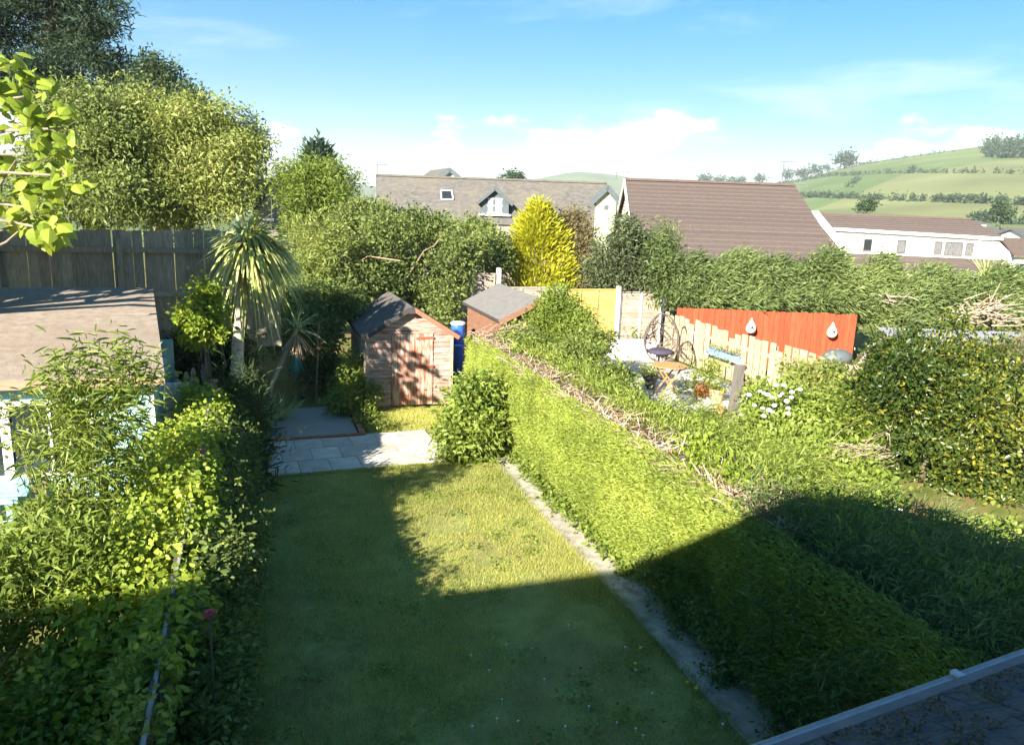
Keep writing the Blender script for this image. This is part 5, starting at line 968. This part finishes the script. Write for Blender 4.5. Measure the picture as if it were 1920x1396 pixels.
# shrubs behind the shed, each its own
for lab, key, n_, bl, Lw in (
 ('wispy shrub with bronze flower sprays behind the cordyline crown', 'tips', 12000, [pb(560, 480, 18.2, 50, 50), pb(600, 440, 18.6, 50, 40), pb(550, 530, 17.8, 50, 40), pb(590, 520, 17.8, 45, 45)], (.12, .025)),
 ('glossy green shrub above the shed roof', 'shrub', 17000, [pb(670, 500, 19.6, 55, 50), pb(720, 470, 20.0, 55, 50), pb(690, 550, 19.2, 50, 45), pb(640, 560, 18.6, 45, 50), pb(740, 530, 20.0, 45, 45)], (.10, .05)),
 ('darker shrub reaching the slate roof above the shed', 'shrub', 14000, [pb(700, 410, 22., 40, 40), pb(760, 430, 22., 45, 40), pb(650, 430, 21.5, 40, 40), pb(800, 440, 22., 40, 30)], (.11, .05)),
 ('broad green shrub left of the tallest fence panel', 'shrub', 17000, [pb(800, 510, 20.6, 55, 45), pb(850, 490, 21.0, 45, 45), pb(830, 560, 20.0, 45, 45), pb(780, 560, 20.2, 45, 40), pb(880, 470, 22., 35, 35)], (.10, .05)),
 ('shrub between the golden conifer and the slate roof', 'shrub', 9000, [pb(900, 455, 23.5, 40, 35), pb(930, 480, 23., 35, 35), pb(870, 440, 24., 40, 26)], (.11, .05)),
 ('bronze leaved bush right of the golden conifer', 'bronze', 9000, [pb(1095, 470, 24.4, 34, 50), pb(1110, 520, 24., 34, 34), pb(1075, 430, 25., 26, 36)], (.12, .045)),
 ('grey-green olive-like bush below the boarded gable', 'grey', 15000, [pb(1150, 480, 23.6, 40, 45), pb(1185, 455, 23.8, 34, 40), pb(1165, 530, 23.4, 45, 34), pb(1215, 500, 23.5, 34, 40), pb(1130, 520, 23.4, 30, 34)], (.14, .042)),
 ('loose green bush between the olive-like bush and the long hedge', 'conifer', 13000, [pb(1235, 510, 23.2, 40, 45), pb(1262, 535, 23., 36, 36), pb(1218, 470, 23.4, 24, 36), pb(1248, 465, 23.3, 20, 34), pb(1280, 550, 22.8, 30, 26)], (.14, .035)),
 ): plant('garden_shrub', lab, 'shrub', np.array(bl[0][:3])*(1, 1, 0), bl, n_, Lw[0], Lw[1], key, 'shrubs behind the fences', shell=.4, clump=8)
def branchy(px0, py0, px1, py1, v, lab):
    a, b = V(px0, py0, v), V(px1, py1, v); t = MB(); m = (a+b)/2+rng.normal(0, .1, 3); t.tube([a-(b-a)*1.5-(0, 0, .5), a, m, b], [.018, .015, .011, .005], 6); t.tube([m, m+(b-a)*.3+rng.normal(0, .15, 3)], [.012, .005], 5); tag(t.build('bare_branch', TWIG, loc=a), lab, 'branch')
branchy(795, 470, 830, 440, 19.7, 'pale bare branch rising from the shrub above the shed'); branchy(596, 660, 600, 600, 15.3, 'dead forked stem behind the leaning cordyline'); branchy(690, 480, 650, 500, 18.9, 'pale bare branch leaning over the glossy shrub')
# conifers
def cone_conifer(name, lab, px, pyt, pyb, wpx, v, n, key, L_=.2, W_=.07):
    top = V(px, pyt, v); bot = V(px, pyb, v); H_ = top[2]-max(bot[2], 0.); w = wpx/2/FPX*v; base = np.array([top[0], top[1], 0.]); t = thing(name, lab, 'tree', base); m = n//9
    h = rng.random(m)**.75; a = rng.uniform(0, 6.28, m); z0 = max(bot[2], .3); lob = 1+.34*np.sin(a*5+h*9)*np.sin(h*17+a*2)
    prof = np.where(h < .22, .75+.25*h/.22, (1-h)**.72*1.18+.02); rr = w*prof*lob*rng.uniform(.2, 1, m)**.5
    C = np.stack([base[0]+rr*np.cos(a), base[1]+rr*np.sin(a), z0+h*(top[2]-z0)*.97], 1); O = np.stack([np.cos(a), np.sin(a), np.full(m, .9)], 1)
    C = np.repeat(C, 9, 0); O = np.repeat(O, 9, 0); q = len(C); P = C+rng.normal(0, L_*.55, (q, 3)); A = O+rng.normal(0, .35, (q, 3)); tn = np.clip(.5+.2*np.repeat(rng.normal(0, 1, m), 9)+.12*rng.normal(0, 1, q), 0, 1); s = rng.uniform(.7, 1.3, q)
    vv, f, t4 = kites(P, A, rng.normal(0, 1, (q, 3)), L_*s, W_*s, .15, .05, tn); mesh_obj('crown', arr_mesh('crown', vv-base, f, t4), LM(key), t); MB().tube([base, top-(0, 0, .3)], [w*.11, .02], 8).build('trunk', BARK, t, smooth=True)
cone_conifer('golden_conifer', 'bright golden yellow conifer behind the fence panels', 1011, 384, 560, 150, 24.3, 13000, 'gold', .2, .042)
cone_conifer('spruce', 'dark spruce tip above the pale green tree', 596, 277, 400, 62, 48, 2600, 'pine', .5, .16)
def leyland(lab, pts, n, key='conifer', ts=0.):
    bl = [pb(*p) for p in pts]; b0 = np.array(bl[0][:3])*(1, 1, 0); t = thing('leyland_hedge', lab, 'hedge', b0)
    foliage('foliage', bl, n*2, .16, .032, LM(key), t, clump=16, up=.12, bias=(.55, -.25, .05), out=.5, rnd=.5, shell=.5, rough=.22, spread=.11, tshift=ts, sub=6); limbs(t, b0, [b[:3] for b in bl[:4]], .1, 'stem')
leyland('dark feathery conifer hedge overhanging the red fence', [(1290, 535, 23.4, 50, 40), (1350, 530, 23.4, 60, 42), (1420, 530, 23.2, 60, 44), (1490, 535, 23., 60, 46), (1560, 540, 22.8, 60, 50), (1320, 560, 22.8, 45, 24), (1400, 560, 22.6, 60, 28), (1480, 562, 22.5, 60, 26), (1560, 575, 22.4, 55, 32)], 42000, ts=.06)
leyland('lighter feathery conifer hedge beyond the pallet and dead branches', [(1630, 545, 22.6, 60, 48), (1700, 550, 22.4, 60, 46), (1770, 555, 22.2, 60, 44), (1840, 560, 22., 60, 40), (1910, 560, 21.8, 60, 40), (1660, 590, 21.8, 55, 34), (1900, 600, 20.8, 50, 25)], 32000, ts=.14)
tp = V(1850, 520, 24.); cordyline('cordyline_palm', 'bushy cordyline behind the conifer hedge by the white house', tp*(1, 1, 0), tp*(1, 1, .5), tp-(0, 0, .1), 200, 1.15, .05, 'a', 90, .1, droop=.35)
def deadwood():
    for lab, px, py, v, n, sp, ln, rd in (('heap of cut pale branches on top of the conifer hedge', 1835, 590, 20.0, 80, .5, .8, .02), ('small tangle of broken pale branches in the conifer hedge', 1670, 560, 21.3, 16, .18, .4, .018), ('bundle of dry brown sticks at the foot of the camellia', 1610, 850, 12.2, 70, .3, .5, .006), ('cut white log ends on the hedge top', 1290, 840, 10.8, 9, .1, .3, .02), ('tangled bare brown stems at the far end of the hedge', 930, 635, 15.0, 80, .3, .42, .008)):
        c = V(px, py, v); t = thing('dead_branches', lab, 'branches', c*(1, 1, 1)); b = MB()
        for i in range(n):
            p = c+rng.normal(0, sp, 3)*(1, .7, .35); d = nrm(RH*rng.normal(.8, .5)+FH*rng.normal(0, .5)+np.array([0, 0, rng.normal(.1, .3)])); l = ln*rng.uniform(.4, 1.1); b.tube([p, p+d*l*.5+rng.normal(0, .03, 3), p+d*l], [rd*rng.uniform(.5, 1.5), rd*.8, rd*.35], 5)
        o = b.build('sticks', surf('pale_deadwood', [(.22,.15,.10), (.34,.26,.19), (.42,.34,.26)], 3, bump=.2), t); o['kind'] = 'stuff'
deadwood()
# camellia, hydrangea
plant('camellia', 'large glossy camellia with yellowing leaves beside the bare soil', 'bush', (9.9, 8.9, 0), [pb(1700, 760, 13., 120, 110), pb(1760, 690, 13., 110, 80), pb(1840, 800, 12.2, 130, 130), pb(1640, 800, 13.2, 80, 85), pb(1760, 870, 12., 110, 85), pb(1660, 870, 12.6, 70, 60), pb(1720, 655, 13.4, 60, 34), pb(1880, 720, 12.8, 80, 70), pb(1850, 930, 11.2, 70, 45), pb(1640, 720, 13.6, 60, 60)], 42000, .08, .038, 'camellia', oval=True, shell=.45, clump=7, up=.3, rough=.2, tshift=.03, zmin=.02, part='crown')
plant('bronze_hedge_shrub', 'dull olive small-leaved shrub merged behind the camellia', 'shrub', (11.6, 8.8, 0), [pb(1850, 700, 14.4, 80, 60), pb(1800, 670, 14.6, 60, 40), pb(1910, 700, 14.2, 60, 60), pb(1890, 780, 14., 60, 60)], 12000, .06, .03, 'bronze', shell=.4, tshift=.15)
def hydrangea():
    p = G(1480, 800)*(1, 1, 0); bl = [pb(1450, 765, 14.2, 50, 38), pb(1500, 770, 14., 45, 40), pb(1420, 760, 14.6, 34, 34), pb(1470, 800, 13.4, 50, 26)]; t = plant('hydrangea', 'hydrangea bush dotted with white flower heads beside the timber post', 'bush', p, bl, 7500, .095, .055, 'light', shell=.3, clump=6)
    for px, py in ((1470, 722), (1440, 740), (1462, 742), (1425, 733), (1485, 735), (1432, 737), (1448, 745), (1475, 752), (1500, 730), (1415, 760), (1430, 765), (1442, 769), (1478, 765), (1484, 745), (1452, 760), (1432, 780), (1448, 772), (1478, 775), (1390, 778), (1492, 790), (1455, 722), (1467, 738), (1405, 740)):
        c = V(px, py, 13.35); b = MB(); r = rng.uniform(.032, .055); b.lathe(c-(0, 0, r*.5), [(r*.5, 0), (r, r*.35), (r*.95, r*.8), (r*.5, r*1.15), (r*.1, r*1.2)], 9); b.build('flower_head', surf('white_petals', [(.62,.62,.7), (.8,.8,.82)], 30, bump=.8), t, smooth=True)
    plant('climbing_rose', 'leafy pale-flowered shrub against the end of the picket fence', 'shrub', G(1560, 780)*(1, 1, 0), [pb(1530, 730, 15.2, 40, 46), pb(1570, 740, 15., 40, 50), pb(1545, 780, 14.4, 45, 34), pb(1500, 710, 15.6, 26, 30)], 8000, .09, .04, 'tips', shell=.3)
    plant('laurel_shrub', 'dark green laurel between the hydrangea and the camellia', 'shrub', G(1600, 850)*(1, 1, 0), [pb(1600, 790, 13.6, 45, 50), pb(1630, 830, 13., 40, 40), pb(1585, 770, 13.9, 34, 34)], 8000, .10, .048, 'light', shell=.35, tshift=-.15)
hydrangea()
plant('low_leaves', 'low green leaves along the foot of the camellia', 'plants', (9.4, 7.1, 0), [(*G(1800, 1005, .1), .3, .3, .2), (*G(1870, 1030, .1), .35, .3, .25), (*G(1660, 930, .1), .2, .2, .15), (*G(1640, 960, .08), .15, .2, .1), (*G(1900, 1060, .1), .4, .3, .2)], 3200, .09, .06, 'light', shell=.1, stem=False, zmin=.01)
# ------------------------------------------------------------------ trees on the left
def big_tree(name, lab, base, blobs, n, L_, W_, key, r0=.18, group='trees behind the board fence', **k):
    base = np.array(base, float); t = thing(name, lab, 'tree', base, group); foliage('crown', blobs, n, L_, W_, LM(key), t, **k); limbs(t, base, [b[:3] for b in blobs[:6]], r0); return t
big_tree('ash_tree', 'broad tree with pale golden leaf tips behind the board fence', V(340, 430, 20.)*(1, 1, 0)+(0, 0, 1.3), [pb(300, 270, 20., 70, 60), pb(375, 275, 20., 65, 60), pb(440, 305, 19.8, 42, 46), pb(255, 235, 20., 55, 45), pb(350, 235, 20.2, 50, 36), pb(410, 235, 20.4, 36, 34), pb(350, 335, 19.4, 75, 55), pb(420, 365, 19.2, 46, 40), pb(275, 365, 19., 65, 45), pb(470, 280, 20., 20, 22), pb(330, 400, 19., 50, 26)], 40000, .13, .042, 'tips', .2, shell=.3, clump=10, droop=.35, tshift=.03, rough=.4, lf=4, spread=.2, sub=11)
big_tree('ash_tree', 'darker leafy tree left of the golden-tipped one', V(170, 430, 18.5)*(1, 1, 0)+(0, 0, 1.3), [pb(190, 310, 18.5, 70, 70), pb(150, 250, 18.8, 55, 55), pb(215, 375, 18., 65, 46), pb(130, 370, 18., 60, 50), pb(80, 310, 18.5, 60, 80), pb(185, 215, 19., 36, 34), pb(110, 210, 18.6, 40, 40)], 30000, .12, .045, 'shrub', .2, shell=.3, clump=10, droop=.3, rough=.4, lf=4, spread=.2, sub=11, tshift=.05)
big_tree('round_tree', 'round grey-green tree rising behind the golden-tipped one', V(280, 430, 32.)*(1, 1, 0)+(0, 0, 1), [pb(280, 190, 32., 70, 60), pb(330, 200, 32., 55, 55), pb(230, 200, 32., 60, 55), pb(300, 150, 32., 50, 30), pb(470, 265, 33., 32, 34), pb(450, 300, 33., 40, 50)], 24000, .16, .07, 'far', .25, shell=.5, clump=8, tshift=.05)
def pine():
    base = V(80, 430, 25.)*(1, 1, 0)+(0, 0, 1.2); t = thing('dark_pine', 'tall dark spreading pine standing above the other trees', 'tree', base, 'trees behind the board fence'); bl = []
    MB().tube([base, V(95, 200, 25.), V(98, -60, 25.)], [.3, .24, .14], 9).build('trunk', surf('dark_bark', [(.05,.04,.035), (.11,.09,.075)], 8, (1,1,.3), bump=.6), t, smooth=True); lb = MB()
    for px, py, rx, rz in ((60, 130, 70, 30), (150, 105, 60, 24), (195, 112, 36, 14), (130, 60, 60, 26), (190, 50, 40, 16), (215, 14, 26, 10), (40, 70, 50, 24), (100, 10, 60, 26), (170, 5, 45, 18), (30, 5, 50, 22), (90, 170, 60, 26), (160, 150, 46, 20), (10, 140, 50, 30), (60, -50, 60, 30), (130, -45, 55, 26), (-30, 40, 60, 60)):
        p = pb(px, py, 25.+rng.uniform(-.8, .8), rx, rz); bl.append(p); a = V(97, py+18, 25.); lb.tube([a, (np.array(p[:3])+a)/2+(0, 0, .1), p[:3]], [.07, .05, .02], 5)
    lb.build('limbs', MATS['dark_bark'], t, smooth=True); foliage('crown', bl, 34000, .17, .04, LM('pine'), t, clump=12, up=.25, shell=.25, rough=.3, spread=.14)
pine()
big_tree('willow_tree', 'pale green feathery tree left of the slate cottage', V(600, 430, 27.)*(1, 1, 0), [pb(590, 350, 27., 55, 50), pb(625, 370, 27., 45, 50), pb(555, 370, 27., 42, 50), pb(640, 345, 27.4, 26, 26), pb(575, 320, 27., 36, 22), pb(600, 420, 26.5, 60, 40)], 17000, .16, .04, 'light', .14, group=None, shell=.45, clump=9, droop=.3, tshift=-.1)
# catalpa with big leaves: the near branch leaf by leaf, the unseen crown one part, shaped to shade the board fence
def catalpa():
    base = np.array([-6.4, 10.3, 0.]); t = thing('catalpa_tree', 'large-leaved lime green tree reaching in beside the hut', 'tree', base); crown = [(-5.4, 12.3, 4.2, 1.0, 1.0, .9), (-6.6, 11.4, 4.7, 1.2, 1.2, 1.0), (-7.4, 10.5, 5.4, 1.2, 1.2, 1.0), (-6.3, 12.6, 4.0, .9, .9, .8), (-4.4, 11.8, 4.7, .75, .75, .6), (-4.3, 11.0, 5.3, .65, .65, .5)]
    o = foliage('crown', crown, 9000, .24, .2, LM('lime'), t, shell=.35, clump=5, droop=.5, up=-.1); lb = MB(); lb.tube([base, base+(.1, .1, 2.2), base+(.3, .2, 4.4)], [.22, .18, .12], 9)
    spots = [(55, 180, 9.6, 75, 60), (40, 290, 9.4, 80, 70), (60, 390, 9.2, 60, 50), (95, 430, 9.1, 34, 34), (120, 240, 9.6, 40, 50), (10, 130, 9.6, 50, 40), (130, 330, 9.3, 40, 34)]
    for s in spots: q = V(s[0], s[1], s[2]); m = base+(.6, -.1, 4.0); lb.tube([base+(.2, .15, 3.4), (m+q)/2+(0, 0, .15), q], [.06, .035, .012], 6)
    for px, py, qx, qy in ((-20, 470, 45, 425), (-20, 440, 60, 400), (-30, 380, 30, 300)): lb.tube([V(px, py, 9.1), V((px+qx)/2, (py+qy)/2+6, 9.1), V(qx, qy, 9.1)], [.022, .016, .008], 5)
    lb.build('trunk', surf('pale_bark', [(.17,.13,.09), (.28,.23,.17)], 8, bump=.4), t, smooth=True)
    # a heart-shaped leaf, drooping
    prof = [(0, 0), (.30, .10), (.46, .32), (.42, .55), (.26, .78), (0, 1.0)]; vs = []; 
    for x, y in prof: vs.append((0, y, -.30*y*y+.02))
    k = len(vs); L_ = [(-x, y, -.30*y*y-.22*x) for x, y in prof[1:-1]]; R_ = [(x, y, -.30*y*y-.22*x) for x, y in prof[1:-1]]
    V_ = vs+L_+R_; fs = [(0, 1, k), (0, k+4, 1)]
    for i in range(3): fs += [(1+i, 2+i, k+1+i, k+i), (1+i, k+4+i, k+5+i, 2+i)]
    fs += [(4, 5, k+3), (4, k+7, 5)]
    mes = []
    for j in range(4):
        me = bpy.data.meshes.new('leaf'); me.from_pydata([tuple(c*.20 for c in p) for p in V_], [], fs); a = me.attributes.new('tint', 'FLOAT', 'POINT'); a.data.foreach_set('value', [.12+.22*j]*len(V_)); me.materials.append(LM('lime')); me.update(); mes.append(me)
    for i in range(290):
        s = spots[rng.choice(len(spots), p=np.array([.22, .24, .16, .09, .11, .1, .08]))]; d = nrm(rng.normal(0, 1, 3)); rr = rng.uniform(.45, 1)**.6
        p = V(s[0]+d[0]*s[3]*rr, s[1]+d[1]*s[4]*rr, s[2]+d[2]*.35*rr); a = rng.uniform(-1, 1)*1.3+math.pi
        piece('leaf', mes[i % 4], t, p, (R(rng.uniform(-75, 5)), R(rng.uniform(-30, 30)), a+rng.uniform(-1, 1)), (rng.uniform(.55, 1.1),)*3)
catalpa()
for o in list(bpy.data.objects):
    if o.type == 'MESH' and not o.data.materials: raise Exception(o.name)

# ------------------------------------------------------------------ the air over the valley
def haze():
    m = bpy.data.materials.new('haze_air'); m.use_nodes = True; nt = m.node_tree; nt.nodes.clear(); v = nt.nodes.new('ShaderNodeVolumePrincipled'); o = nt.nodes.new('ShaderNodeOutputMaterial')
    v.inputs['Color'].default_value = (.86, .93, 1, 1); v.inputs['Density'].default_value = .0003; v.inputs['Anisotropy'].default_value = .1; nt.links.new(v.outputs[0], o.inputs['Volume'])
    tag(MB().box(-2900, 2900, -2900, 2900, -14, 118).build('haze', m), 'thin pale summer haze over the valley', 'haze', kind='stuff')
haze()
